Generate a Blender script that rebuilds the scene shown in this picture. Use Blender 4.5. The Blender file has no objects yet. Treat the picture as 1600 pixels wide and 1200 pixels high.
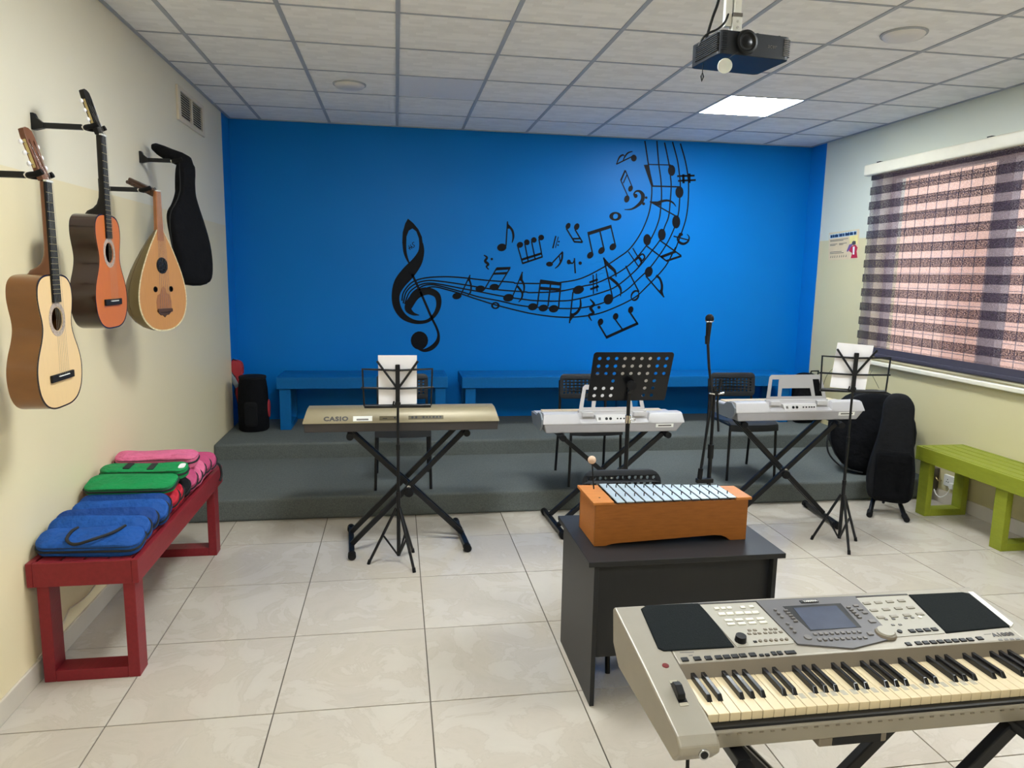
import bpy, math, random
from mathutils import Vector, Matrix, geometry
random.seed(7)
PI = math.pi
scene = bpy.context.scene
C = scene.collection

# ------------------------------------------------------------------ camera
F_PX, YAW, PITCH, ROLL, CAM_Z = 1124.56, 0.1606, 0.1521, -0.0182, 1.6864
def cam_axes():
    cy, sy, cp, sp = math.cos(YAW), math.sin(YAW), math.cos(PITCH), math.sin(PITCH)
    fwd = Vector((sy*cp, cy*cp, -sp)); right = Vector((cy, -sy, 0)); down = fwd.cross(right)
    cr, sr = math.cos(ROLL), math.sin(ROLL)
    return cr*right + sr*down, -sr*right + cr*down, fwd
RT, DN, FW = cam_axes()
cam_d = bpy.data.cameras.new('camera'); cam = bpy.data.objects.new('camera', cam_d); C.objects.link(cam)
m = Matrix((RT, -DN, -FW)).transposed().to_4x4(); m.translation = (0, 0, CAM_Z); cam.matrix_world = m
cam_d.sensor_width = 36; cam_d.lens = F_PX/1600*36; cam_d.clip_start = 0.02
scene.camera = cam

# ------------------------------------------------------------------ world, sun, exposure
w = bpy.data.worlds.new('world'); scene.world = w; w.use_nodes = True
bg = w.node_tree.nodes['Background']; bg.inputs[0].default_value = (0.80, 0.90, 1.0, 1); bg.inputs[1].default_value = 2.8
sun_d = bpy.data.lights.new('sun', 'SUN'); sun_d.energy = 1.8; sun_d.angle = 0.02; sun_d.color = (1, .93, .82)
sun = bpy.data.objects.new('sun', sun_d); C.objects.link(sun); sun.rotation_euler = (math.radians(25), math.radians(-48), 0)
vs = scene.view_settings
vs.view_transform = 'Standard'; vs.look = 'None'; vs.gamma = 1; vs.use_curve_mapping = False
vs.exposure = 0.58
PANEL_L = 40.0

# ------------------------------------------------------------------ pixel reading of the photograph -> world points
def ray(px, py): return RT*((px-800)/F_PX) + DN*((py-600)/F_PX) + FW
O = Vector((0, 0, CAM_Z))
def atz(px, py, z): d = ray(px, py); return O + d*((z-CAM_Z)/d.z)
def aty(px, py, y): d = ray(px, py); return O + d*(y/d.y)
def atx(px, py, x): d = ray(px, py); return O + d*(x/d.x)

# ------------------------------------------------------------------ materials
def lin(c): c /= 255.0; return c/12.92 if c <= .04045 else ((c+.055)/1.055)**2.4
def RGB(r, g, b): return (lin(r), lin(g), lin(b), 1)
MATS = {}
def mat(name, col, rough=.5, metal=0, var=.10, scale=12, bump=0, bscale=80, coat=0, stretch=(1,1,1), spec=.5, col2=None, alpha=1):
    m = bpy.data.materials.new(name); m.use_nodes = True; nt = m.node_tree; N = nt.nodes; L = nt.links
    p = N['Principled BSDF']; p.inputs['Roughness'].default_value = rough; p.inputs['Metallic'].default_value = metal
    p.inputs['Coat Weight'].default_value = coat; p.inputs['Specular IOR Level'].default_value = spec
    p.inputs['Alpha'].default_value = alpha
    tc = N.new('ShaderNodeTexCoord'); mp = N.new('ShaderNodeMapping'); mp.inputs['Scale'].default_value = stretch
    L.new(tc.outputs['Object'], mp.inputs[0])
    nz = N.new('ShaderNodeTexNoise'); nz.inputs['Scale'].default_value = scale; nz.inputs['Detail'].default_value = 5
    L.new(mp.outputs[0], nz.inputs['Vector'])
    mx = N.new('ShaderNodeMix'); mx.data_type = 'RGBA'
    c2 = col2 or tuple(x*(1-var*1.6) for x in col[:3])+(1,)
    c1 = col if col2 else tuple(min(1, x*(1+var*.8)) for x in col[:3])+(1,)
    mx.inputs[6].default_value = c1; mx.inputs[7].default_value = c2
    L.new(nz.outputs[0], mx.inputs[0]); L.new(mx.outputs[2], p.inputs['Base Color'])
    if bump:
        n2 = N.new('ShaderNodeTexNoise'); n2.inputs['Scale'].default_value = bscale; n2.inputs['Detail'].default_value = 3
        L.new(mp.outputs[0], n2.inputs['Vector'])
        b = N.new('ShaderNodeBump'); b.inputs['Strength'].default_value = bump; b.inputs['Distance'].default_value = .01 if bscale > 20 else .05
        L.new(n2.outputs[0], b.inputs['Height']); L.new(b.outputs[0], p.inputs['Normal'])
    MATS[name] = m; return m
def emit(name, col, s):
    m = bpy.data.materials.new(name); m.use_nodes = True; nt = m.node_tree
    nt.nodes.remove(nt.nodes['Principled BSDF']); e = nt.nodes.new('ShaderNodeEmission')
    e.inputs[0].default_value = col; e.inputs[1].default_value = s
    nt.links.new(e.outputs[0], nt.nodes['Material Output'].inputs[0]); return m

M = {}
def wall_mat(name, low, high, zsplit, blue=None, ysplit=None):
    """two paints one above the other; a strip painted blue next to the corner"""
    m = mat(name, high, .42, var=.02, scale=1.6, bump=.03, bscale=60); nt = m.node_tree; N = nt.nodes; L = nt.links
    p = N['Principled BSDF']; geo = N.new('ShaderNodeNewGeometry'); sx = N.new('ShaderNodeSeparateXYZ'); L.new(geo.outputs['Position'], sx.inputs[0])
    base = p.inputs['Base Color'].links[0].from_socket
    gt = N.new('ShaderNodeMath'); gt.operation = 'GREATER_THAN'; L.new(sx.outputs[2], gt.inputs[0]); gt.inputs[1].default_value = zsplit
    mx = N.new('ShaderNodeMix'); mx.data_type = 'RGBA'; L.new(gt.outputs[0], mx.inputs[0]); mx.inputs[6].default_value = low; L.new(base, mx.inputs[7])
    out = mx.outputs[2]
    if blue:
        g2 = N.new('ShaderNodeMath'); g2.operation = 'GREATER_THAN'; L.new(sx.outputs[1], g2.inputs[0]); g2.inputs[1].default_value = ysplit
        m2 = N.new('ShaderNodeMix'); m2.data_type = 'RGBA'; L.new(g2.outputs[0], m2.inputs[0]); L.new(out, m2.inputs[6]); m2.inputs[7].default_value = blue
        out = m2.outputs[2]
    L.new(out, p.inputs['Base Color']); return m
BLUE = RGB(0, 120, 206)
M['wall_cream'] = wall_mat('wall_cream', RGB(236, 222, 184), RGB(238, 230, 208), 2.055, BLUE, 6.70)
M['wall_cream_right'] = wall_mat('wall_cream_right', RGB(216, 206, 162), RGB(212, 216, 202), 2.06, BLUE, 6.705)
M['wall_blue'] = mat('wall_blue', BLUE, .42, spec=.15, var=.05, scale=2, bump=.05, bscale=25)
M['bench_blue'] = mat('bench_blue', RGB(0, 98, 166), .5, spec=.2, var=.12, scale=9, bump=.12, bscale=30, stretch=(1, 6, 6))
M['mural'] = mat('mural_paint', RGB(5, 9, 18), .5, var=.2, spec=.15)
M['carpet'] = mat('carpet_grey', RGB(114, 120, 118), .95, var=.36, scale=170, bump=.7, bscale=300, spec=.08)
M['baseboard'] = mat('baseboard_tile', RGB(208, 200, 186), .25, var=.08, scale=6)
M['tbar'] = mat('ceiling_bar', RGB(168, 173, 182), .5, var=.03)
M['grout'] = mat('grout', RGB(92, 84, 74), .8)
M['white_plastic'] = mat('white_plastic', RGB(236, 236, 232), .4, var=.03)
M['kb_white'] = mat('keyboard_white', RGB(190, 188, 190), .35, var=.03)
M['kb_white_low'] = mat('keyboard_white_shaded', RGB(160, 158, 162), .4, var=.03)  # darker copy of the keyboard white, shade on the lower wall painted in
M['kb_grey_clear'] = mat('keyboard_rest_grey', RGB(176, 174, 174), .3, var=.03, alpha=.8)
M['cheek_shaded_grey'] = mat('cheek_shaded_grey', RGB(120, 126, 132), .4, var=.04)  # shade on the left end of the white keyboards, put into the grey
M['kb_jack_grey'] = mat('jack_panel_grey', RGB(210, 208, 208), .4, var=.03)
M['black'] = mat('black_plastic', RGB(16, 17, 20), .42, var=.1, spec=.3)
M['black_metal'] = mat('black_metal', RGB(13, 15, 20), .36, var=.1, spec=.35)
M['dark_rubber'] = mat('dark_rubber', RGB(18, 18, 20), .7, spec=.2)
M['chair_black'] = mat('chair_black', RGB(38, 41, 46), .45, var=.06, spec=.3)
M['fabric_black'] = mat('fabric_black', RGB(18, 19, 23), .9, var=.2, scale=30, bump=.35, bscale=14, spec=.12)
M['fabric_black2'] = mat('fabric_black_smooth', RGB(26, 27, 30), .85, var=.2, scale=60, bump=.25, bscale=18, spec=.15)
M['red_paint'] = mat('red_paint', RGB(132, 36, 44), .45, spec=.3, var=.14, scale=10, bump=.12, bscale=30, stretch=(6, 1, 6))
M['green_paint'] = mat('green_paint', RGB(140, 148, 44), .45, spec=.3, var=.12, scale=10, bump=.12, bscale=30, stretch=(6, 1, 6))
M['desk'] = mat('desk_charcoal', RGB(36, 37, 40), .42, var=.06, spec=.3, scale=30, bump=.03, bscale=300)
M['steel'] = mat('steel', RGB(200, 202, 205), .25, metal=1, var=.05)
M['chrome'] = mat('chrome', RGB(225, 225, 228), .12, metal=1, var=.02)
M['brass'] = mat('brass', RGB(206, 186, 132), .3, metal=1)
M['gold'] = mat('gold_plastic', RGB(144, 133, 106), .4, metal=.2, var=.04)
M['port_brown'] = mat('port_panel_brown', RGB(96, 88, 66), .5, spec=.2, var=.05)
M['kb_dark'] = mat('keyboard_dark', RGB(58, 54, 54), .45, var=.05)
M['paper'] = mat('paper', RGB(238, 236, 240), .7, var=.03)
M['ink'] = mat('ink', RGB(70, 72, 78), .7)
M['white_key'] = mat('white_key', RGB(214, 196, 160), .3, var=.03)
M['black_key'] = mat('black_key', RGB(20, 20, 24), .22, var=.1)
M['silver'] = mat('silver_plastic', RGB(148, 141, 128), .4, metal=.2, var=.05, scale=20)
M['silver_dark'] = mat('silver_plastic_shaded', RGB(120, 110, 96), .5, metal=.1, var=.06)  # shade painted in on the slot wall; plain darker silver elsewhere
M['panel_light'] = mat('panel_light', RGB(170, 166, 155), .5, metal=.0, spec=.25, var=.03)
M['panel_dark'] = mat('panel_dark', RGB(92, 90, 92), .42, metal=.1, var=.04)
M['button_light'] = mat('button_light', RGB(224, 220, 208), .4, var=.02)
M['button_mid'] = mat('button_mid', RGB(150, 145, 134), .5, spec=.25)
M['trim_sheen'] = mat('trim_sheen', RGB(238, 236, 230), .3, var=.02)  # near-white in place of chrome, bright reflection put into the colour
M['button_grey'] = mat('button_grey', RGB(106, 102, 100), .4)
M['speaker'] = mat('speaker_mesh', RGB(22, 27, 28), .7, spec=.1, var=.2, scale=300, bump=.4, bscale=500)
M['screen'] = mat('lcd_screen', RGB(70, 78, 98), .25, var=.18, scale=14)
M['sticker'] = mat('key_sticker', RGB(172, 164, 146), .6)
M['red_button'] = mat('red_button', RGB(116, 30, 32), .3)
M['wood_orange'] = mat('wood_orange', RGB(160, 98, 44), .42, spec=.3, var=.22, scale=14, stretch=(1.2, 6, 8), bump=.04)
M['wood_orange_end'] = mat('wood_orange_light', RGB(186, 118, 58), .42, spec=.3, var=.15, scale=14, stretch=(1.2, 6, 8))
M['bar_metal'] = mat('chime_bar', RGB(178, 192, 202), .38, metal=.35, var=.03)
M['mallet'] = mat('mallet_ball', RGB(206, 176, 152), .8, var=.12, scale=60)
M['spruce'] = mat('spruce_top', RGB(236, 202, 148), .36, var=.07, scale=30, stretch=(1, 14, .5), coat=.1)
M['maple_side'] = mat('brown_side', RGB(126, 80, 36), .28, var=.16, scale=6, stretch=(1, 1, 3), coat=.3)
M['cedar'] = mat('cedar_top', RGB(198, 108, 46), .38, var=.1, scale=30, stretch=(1, 14, .5), coat=.08)
M['rosewood'] = mat('rosewood', RGB(44, 22, 18), .22, var=.15, scale=6, coat=.3)
M['neck_wood'] = mat('neck_wood', RGB(120, 72, 44), .35, var=.2, scale=16)
M['ebony'] = mat('ebony', RGB(24, 22, 22), .55, var=.2, scale=30, spec=.25)
M['oud_top'] = mat('oud_top', RGB(184, 130, 76), .45, var=.12, scale=26, stretch=(1, 12, .5))
M['oud_bowl'] = mat('oud_bowl', RGB(104, 88, 50), .32, var=.2, scale=12)
M['oud_neck'] = mat('oud_neck', RGB(166, 104, 60), .4, var=.2, scale=20)
M['oud_dark'] = mat('oud_dark_wood', RGB(72, 48, 34), .45, var=.2)
M['oud_guard'] = mat('oud_guard', RGB(158, 104, 64), .4, var=.15, scale=30)
M['binding'] = mat('binding', RGB(228, 208, 168), .4, var=.5, scale=120)
M['rosette'] = mat('rosette', RGB(196, 176, 160), .4, var=.7, scale=160)
M['projector'] = mat('projector_black', RGB(24, 28, 36), .45, spec=.3)
M['lens'] = mat('lens_glass', RGB(12, 15, 24), .3, spec=.3)
M['lens_cap'] = mat('lens_cap', RGB(222, 226, 222), .5, var=.1, scale=30)
M['case_blue'] = mat('case_blue', RGB(22, 82, 164), .7, var=.18, scale=14, bump=.5, bscale=16, spec=.3)
M['case_blue2'] = mat('case_navy', RGB(18, 66, 140), .7, var=.18, scale=14, bump=.5, bscale=16, spec=.3)
M['case_green'] = mat('case_green', RGB(14, 142, 78), .65, var=.15, scale=14, bump=.5, bscale=16, spec=.3)
M['case_red'] = mat('case_red', RGB(196, 30, 52), .65, var=.15, scale=14, bump=.5, bscale=16, spec=.3)
M['case_pink'] = mat('case_pink', RGB(222, 110, 150), .65, var=.15, scale=14, bump=.5, bscale=16, spec=.3)
M['case_rose'] = mat('case_rose', RGB(190, 76, 120), .65, var=.15, scale=14, bump=.5, bscale=16, spec=.3)
M['strap'] = mat('strap_black', RGB(22, 24, 28), .8)
M['bag_red'] = mat('bag_red', RGB(168, 42, 54), .7)
M['bag_grey'] = mat('bag_grey', RGB(130, 140, 150), .7)
M['window_frame'] = mat('window_frame', RGB(120, 116, 118), .4, var=.05)
M['sill'] = mat('sill', RGB(240, 234, 214), .4, var=.04)
M['building'] = mat('building', RGB(206, 166, 146), .9, var=.12, scale=3)
M['vent_dark'] = mat('vent_dark', RGB(60, 56, 50), .8)
M['vent_cream'] = mat('vent_cream', RGB(228, 216, 196), .45, var=.04)
M['adapter'] = mat('adapter', RGB(84, 78, 70), .5)
M['lamp_off'] = mat('lamp_diffuser_off', RGB(232, 232, 236), .45, var=.02)
M['round_lamp'] = mat('round_lamp', RGB(222, 220, 220), .4, var=.02)
M['poster'] = mat('poster', RGB(226, 206, 168), .6, var=.06, scale=10)
M['poster_yellow'] = mat('poster_yellow', RGB(240, 226, 150), .6)
M['poster_blue'] = mat('poster_title', RGB(20, 56, 96), .6)
M['poster_band'] = mat('poster_band', RGB(196, 222, 234), .6)
M['poster_red'] = mat('poster_red', RGB(190, 36, 66), .6)
M['poster_purple'] = mat('poster_purple', RGB(118, 92, 150), .6)
M['lit'] = emit('lit_panel', (.93, .985, 1, 1), PANEL_L)
g = bpy.data.materials.new('window_glass'); g.use_nodes = True; nt = g.node_tree
pb = nt.nodes['Principled BSDF']; tr = nt.nodes.new('ShaderNodeBsdfTransparent'); gl = nt.nodes.new('ShaderNodeBsdfGlossy'); gl.inputs['Roughness'].default_value = .02
mx = nt.nodes.new('ShaderNodeMixShader')
mx.inputs[0].default_value = .04; nt.links.new(tr.outputs[0], mx.inputs[1]); nt.links.new(gl.outputs[0], mx.inputs[2]); nt.links.new(mx.outputs[0], nt.nodes['Material Output'].inputs[0])
M['glass'] = g
def fabric_blind(name, col, trans_col, see, speck, sscale):
    """woven blind cloth: diffuse + translucent, with a part of the weave open"""
    m = bpy.data.materials.new(name); m.use_nodes = True; nt = m.node_tree; N = nt.nodes; L = nt.links
    N.remove(N['Principled BSDF'])
    d = N.new('ShaderNodeBsdfDiffuse'); d.inputs[0].default_value = col
    t = N.new('ShaderNodeBsdfTranslucent'); t.inputs[0].default_value = trans_col
    a = N.new('ShaderNodeMixShader'); a.inputs[0].default_value = .5; L.new(d.outputs[0], a.inputs[1]); L.new(t.outputs[0], a.inputs[2])
    tp = N.new('ShaderNodeBsdfTransparent'); b = N.new('ShaderNodeMixShader')
    tc = N.new('ShaderNodeTexCoord'); mp = N.new('ShaderNodeMapping'); mp.inputs['Scale'].default_value = (1, .45, 1); L.new(tc.outputs['Object'], mp.inputs[0])
    nz = N.new('ShaderNodeTexNoise'); nz.inputs['Scale'].default_value = sscale; nz.inputs['Detail'].default_value = 2; L.new(mp.outputs[0], nz.inputs['Vector'])
    r = N.new('ShaderNodeMapRange'); r.inputs[1].default_value = .4; r.inputs[2].default_value = .62; r.inputs[3].default_value = see; r.inputs[4].default_value = see+speck
    L.new(nz.outputs[0], r.inputs[0]); L.new(r.outputs[0], b.inputs[0]); L.new(a.outputs[0], b.inputs[1]); L.new(tp.outputs[0], b.inputs[2])
    L.new(b.outputs[0], N['Material Output'].inputs[0]); return m
M['blind_dark'] = fabric_blind('blind_dark', RGB(52, 50, 66), RGB(110, 96, 108), .12, .48, 190)
M['blind_sheer'] = fabric_blind('blind_sheer', RGB(120, 112, 126), RGB(190, 172, 176), .54, .16, 220)
M['blind_solid'] = mat('blind_solid', RGB(66, 64, 80), .8, var=.1)

# ceiling tile: woven relief of small blocks
m = mat('ceiling_tile', RGB(252, 251, 250), .8, var=.03, scale=3, spec=.2); nt = m.node_tree; N = nt.nodes; L = nt.links
tc = N.new('ShaderNodeTexCoord'); br = N.new('ShaderNodeTexBrick'); br.inputs['Scale'].default_value = 10; br.inputs['Mortar Size'].default_value = .0
br.inputs['Color1'].default_value = (.9, .9, .9, 1); br.inputs['Color2'].default_value = (.3, .3, .3, 1); br.inputs['Row Height'].default_value = .36; br.inputs['Brick Width'].default_value = .8
L.new(tc.outputs['Object'], br.inputs['Vector'])
bp = N.new('ShaderNodeBump'); bp.inputs['Strength'].default_value = .45; bp.inputs['Distance'].default_value = .01; L.new(br.outputs[0], bp.inputs['Height']); L.new(bp.outputs[0], N['Principled BSDF'].inputs['Normal'])
base = N['Principled BSDF'].inputs['Base Color'].links[0].from_socket
mx = N.new('ShaderNodeMix'); mx.data_type = 'RGBA'; mx.blend_type = 'MULTIPLY'; mx.inputs[0].default_value = .15; L.new(base, mx.inputs[6]); L.new(br.outputs[0], mx.inputs[7]); L.new(mx.outputs[2], N['Principled BSDF'].inputs['Base Color'])
M['ctile'] = m
# floor tile: polished cream porcelain with faint cloudy veins, each tile its own drift
m = mat('floor_tile', RGB(205, 196, 180), .11, var=.06, scale=2.2); nt = m.node_tree; N = nt.nodes; L = nt.links
oi = N.new('ShaderNodeObjectInfo'); tc = N.new('ShaderNodeTexCoord'); ad = N.new('ShaderNodeVectorMath'); ad.operation = 'ADD'
cv = N.new('ShaderNodeVectorMath'); cv.operation = 'SCALE'; cv.inputs[0].default_value = (37, 91, 13); L.new(oi.outputs['Random'], cv.inputs['Scale'])
L.new(tc.outputs['Object'], ad.inputs[0]); L.new(cv.outputs[0], ad.inputs[1])
nz = N.new('ShaderNodeTexNoise'); nz.inputs['Scale'].default_value = 3.2; nz.inputs['Detail'].default_value = 9; nz.inputs['Roughness'].default_value = .62; nz.inputs['Distortion'].default_value = 1.3
L.new(ad.outputs[0], nz.inputs['Vector'])
rp = N.new('ShaderNodeValToRGB'); rp.color_ramp.elements[0].position = .3; rp.color_ramp.elements[0].color = RGB(186, 177, 164); rp.color_ramp.elements[1].position = .72; rp.color_ramp.elements[1].color = RGB(197, 190, 178)
e = rp.color_ramp.elements.new(.47); e.color = RGB(191, 182, 169); e = rp.color_ramp.elements.new(.5); e.color = RGB(187, 178, 165); e = rp.color_ramp.elements.new(.53); e.color = RGB(194, 186, 174)
L.new(nz.outputs[0], rp.inputs[0]); L.new(rp.outputs[0], N['Principled BSDF'].inputs['Base Color'])
M['ftile'] = m

# ------------------------------------------------------------------ mesh helpers
class MB:
    def __init__(s): s.v = []; s.f = []
    def add(s, vs, fs):
        n = len(s.v); s.v += [tuple(x) for x in vs]; s.f += [tuple(i+n for i in f) for f in fs]; return s
    def box(s, x0, x1, y0, y1, z0, z1):
        return s.add([(x0,y0,z0),(x1,y0,z0),(x1,y1,z0),(x0,y1,z0),(x0,y0,z1),(x1,y0,z1),(x1,y1,z1),(x0,y1,z1)],
                     [(0,3,2,1),(4,5,6,7),(0,1,5,4),(1,2,6,5),(2,3,7,6),(3,0,4,7)])
    def hexa(s, bot, top): return s.add(list(bot)+list(top), [(0,3,2,1),(4,5,6,7),(0,1,5,4),(1,2,6,5),(2,3,7,6),(3,0,4,7)])
    def bar(s, p, q, wd, ht, up=(0,0,1)):
        p = Vector(p); q = Vector(q); d = (q-p).normalized(); u = Vector(up)
        if abs(d.dot(u)) > .98: u = Vector((0,1,0))
        a = d.cross(u).normalized()*wd/2; b = a.cross(d).normalized()*ht/2
        c = [-a-b, a-b, a+b, -a+b]
        return s.hexa([p+x for x in c], [q+x for x in c])
    def cyl(s, p, q, r0, r1=None, n=12):
        r1 = r0 if r1 is None else r1; p = Vector(p); q = Vector(q); d = (q-p).normalized()
        u = d.orthogonal().normalized(); v = d.cross(u); vs = []
        for c, r in ((p, r0), (q, r1)):
            for k in range(n): a = 2*PI*k/n; vs.append(c+u*math.cos(a)*r+v*math.sin(a)*r)
        fs = [(k, (k+1) % n, n+(k+1) % n, n+k) for k in range(n)]+[tuple(range(n-1,-1,-1)), tuple(range(n,2*n))]
        return s.add(vs, fs)
    def tube(s, pts, r, n=8, close=False):
        pts = [Vector(p) for p in pts]; rr = r if isinstance(r, (list, tuple)) else [r]*len(pts)
        rings = []; u = None
        for i, p in enumerate(pts):
            a = pts[i-1] if (i or close) else p; b = pts[(i+1) % len(pts)] if (i+1 < len(pts) or close) else p
            d = (b-a).normalized()
            if u is None: u = d.orthogonal().normalized()
            u = (u-d*u.dot(d)); u = u.normalized() if u.length > 1e-6 else d.orthogonal().normalized()
            v = d.cross(u); rings.append([p+u*math.cos(2*PI*k/n)*rr[i]+v*math.sin(2*PI*k/n)*rr[i] for k in range(n)])
        return s.loft(rings, close)
    def loft(s, rings, close=False, cap=True):
        n = len(rings[0]); m = len(rings); fs = []
        for i in range(m if close else m-1):
            a = i*n; b = ((i+1) % m)*n
            fs += [(a+k, a+(k+1) % n, b+(k+1) % n, b+k) for k in range(n)]
        if cap and not close: fs += [tuple(range(n-1,-1,-1)), tuple(range((m-1)*n, m*n))]
        return s.add([p for r in rings for p in r], fs)
    def lathe(s, prof, o=(0,0,0), axis=(0,0,1), n=20):
        o = Vector(o); d = Vector(axis).normalized(); u = d.orthogonal().normalized(); v = d.cross(u)
        rings = [[o+d*z+(u*math.cos(2*PI*k/n)+v*math.sin(2*PI*k/n))*max(r, 1e-5) for k in range(n)] for r, z in prof]
        return s.loft(rings)
    def ball(s, c, r, n=14, sc=(1,1,1)):
        prof = [(math.sin(PI*i/(n//2))*1, -math.cos(PI*i/(n//2))) for i in range(n//2+1)]; c = Vector(c)
        rings = [[c+Vector((math.cos(2*PI*k/n)*max(a,1e-4)*r*sc[0], math.sin(2*PI*k/n)*max(a,1e-4)*r*sc[1], z*r*sc[2])) for k in range(n)] for a, z in prof]
        return s.loft(rings)
    def prism(s, loops, fn, w0, w1):
        """flat shape (outer loop, then holes) between two depths; fn(u, v, w) -> point"""
        tri = geometry.tessellate_polygon([[Vector((a, b, 0)) for a, b in l] for l in loops])
        flat = [p for l in loops for p in l]; n = len(flat)
        vs = [fn(a, b, w0) for a, b in flat]+[fn(a, b, w1) for a, b in flat]
        fs = []
        for t in tri:
            a, b, c = t
            ar = (flat[b][0]-flat[a][0])*(flat[c][1]-flat[a][1])-(flat[b][1]-flat[a][1])*(flat[c][0]-flat[a][0])
            if ar < 0: b, c = c, b
            fs.append((a, c, b)); fs.append((a+n, b+n, c+n))
        o = 0
        for l in loops:
            k = len(l)
            for i in range(k): a = o+i; b = o+(i+1) % k; fs.append((a, b, b+n, a+n))
            o += k
        return s.add(vs, fs)
    def pillow(s, outline, T, fn, prof=((1,0),(.985,.45),(.95,.75),(.86,.93),(.6,1.0))):
        """soft bag: the outline bulges to both sides"""
        cu = sum(a for a, b in outline)/len(outline); cv = sum(b for a, b in outline)/len(outline); rings = []
        for sgn in (-1, 1):
            seq = prof[::-1] if sgn < 0 else prof[1:]
            for sc, d in seq: rings.append([fn(cu+(a-cu)*sc, cv+(b-cv)*sc, sgn*d*T/2) for a, b in outline])
        return s.loft(rings)
    def mesh(s, name, m, smooth=None, recalc=True):
        me = bpy.data.meshes.new(name); me.from_pydata(s.v, [], s.f); 
        if recalc:
            import bmesh
            bm = bmesh.new(); bm.from_mesh(me); bmesh.ops.recalc_face_normals(bm, faces=bm.faces); bm.to_mesh(me); bm.free()
        me.materials.append(m if not isinstance(m, str) else M[m])
        if smooth:
            for p in me.polygons: p.use_smooth = True
            me.set_sharp_from_angle(angle=math.radians(smooth))
        return me
    def build(s, name, m, parent=None, smooth=None, bevel=0, seg=2):
        return link(name, s.mesh(name, m, smooth), parent, bevel, seg)
def link(name, me, parent=None, bevel=0, seg=2):
    o = bpy.data.objects.new(name, me); C.objects.link(o)
    if parent: o.parent = parent
    if bevel:
        b = o.modifiers.new('bevel', 'BEVEL'); b.width = bevel; b.segments = seg; b.limit_method = 'ANGLE'; b.angle_limit = math.radians(40)
        b.harden_normals = False
    return o
def tag(o, label, cat, group=None, kind=None):
    o['label'] = label; o['category'] = cat
    if group: o['group'] = group
    if kind: o['kind'] = kind
    return o
def thing(name, label, cat, loc=(0,0,0), rz=0, group=None):
    o = bpy.data.objects.new(name, None); C.objects.link(o); o.empty_display_size = .05
    o.location = loc; o.rotation_euler = (0, 0, math.radians(rz)); return tag(o, label, cat, group)
def structure(o): o['kind'] = 'structure'; return o
def root(name, loc=(0,0,0)):
    o = bpy.data.objects.new(name, None); C.objects.link(o); o.location = loc; o.empty_display_size = .05; return structure(o)
def copy_tree(o, parent=None):
    c = o.copy(); C.objects.link(c); c.parent = parent
    for ch in list(o.children): copy_tree(ch, c)
    return c
def rrect(x0, x1, y0, y1, r, n=5):
    r = min(r, (x1-x0)/2-1e-5, (y1-y0)/2-1e-5); P = []
    for cx, cy, a in ((x1-r,y0+r,-90),(x1-r,y1-r,0),(x0+r,y1-r,90),(x0+r,y0+r,180)):
        for k in range(n+1): t = math.radians(a+90*k/n); P.append((cx+r*math.cos(t), cy+r*math.sin(t)))
    return P
def ell(cx, cy, rx, ry, rot=0, n=16):
    c, s_ = math.cos(math.radians(rot)), math.sin(math.radians(rot))
    return [(cx+c*rx*math.cos(2*PI*k/n)-s_*ry*math.sin(2*PI*k/n), cy+s_*rx*math.cos(2*PI*k/n)+c*ry*math.sin(2*PI*k/n)) for k in range(n)]
def spline(pts, sub=6):
    """Catmull-Rom through points of any dimension"""
    out = []; n = len(pts)
    for i in range(n-1):
        p0 = pts[max(i-1,0)]; p1 = pts[i]; p2 = pts[i+1]; p3 = pts[min(i+2,n-1)]
        for k in range(sub):
            t = k/sub
            out.append(tuple(.5*((2*b)+(-a+c)*t+(2*a-5*b+4*c-d)*t*t+(-a+3*b-3*c+d)*t**3) for a, b, c, d in zip(p0,p1,p2,p3)))
    out.append(tuple(pts[-1])); return out
def font_mesh(body, size, m, align='LEFT', bold=0, space=1):
    cu = bpy.data.curves.new('lettering', 'FONT'); cu.body = body; cu.size = size; cu.align_x = align; cu.extrude = .0004; cu.resolution_u = 3; cu.offset = bold; cu.space_character = space
    ob = bpy.data.objects.new('lettering', cu); me = bpy.data.meshes.new_from_object(ob); bpy.data.objects.remove(ob)
    me.materials.clear(); me.materials.append(M[m]); return me
def lettering(name, body, size, m, parent, o, u, v, align='LEFT', bold=0, sx=1, space=1):
    me = font_mesh(body, size, m, align, bold, space); u = Vector(u).normalized(); v = Vector(v).normalized(); n = u.cross(v); o = Vector(o)
    for vt in me.vertices: c = vt.co.copy(); vt.co = o+u*c.x*sx+v*c.y+n*(c.z+.0006)
    return link(name, me, parent)

# ------------------------------------------------------------------ room shell
XL, XR, YB, YF, H = -1.46, 4.15, 6.97, -1.9, 3.0
floor = root('floor'); fb = MB().box(XL-.2, XR+.2, YF-.2, YB+.2, -.12, -.004).build('slab', 'grout', floor)
TX, TY, T = -1.6755, 4.4476, .6
tile_meshes = {}
def floor_tile(x0, x1, y0, y1):
    g_ = .0027; wx, wy = round(x1-x0, 3), round(y1-y0, 3)
    if (wx, wy) not in tile_meshes:
        tile_meshes[wx, wy] = MB().box(-wx/2+g_, wx/2-g_, -wy/2+g_, wy/2-g_, -.006, 0).mesh('tile', 'ftile')
    o = link('tile', tile_meshes[wx, wy], floor); o.location = ((x0+x1)/2, (y0+y1)/2, 0)
for i in range(0, 11):
    for k in range(-1, 11):
        x0, x1 = max(XL, TX+T*i), min(XR, TX+T*(i+1)); y0, y1 = max(YF, TY-T*k), min(4.90, TY-T*(k-1))
        if x1-x0 > .02 and y1-y0 > .02: floor_tile(x0, x1, y0, y1)

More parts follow.
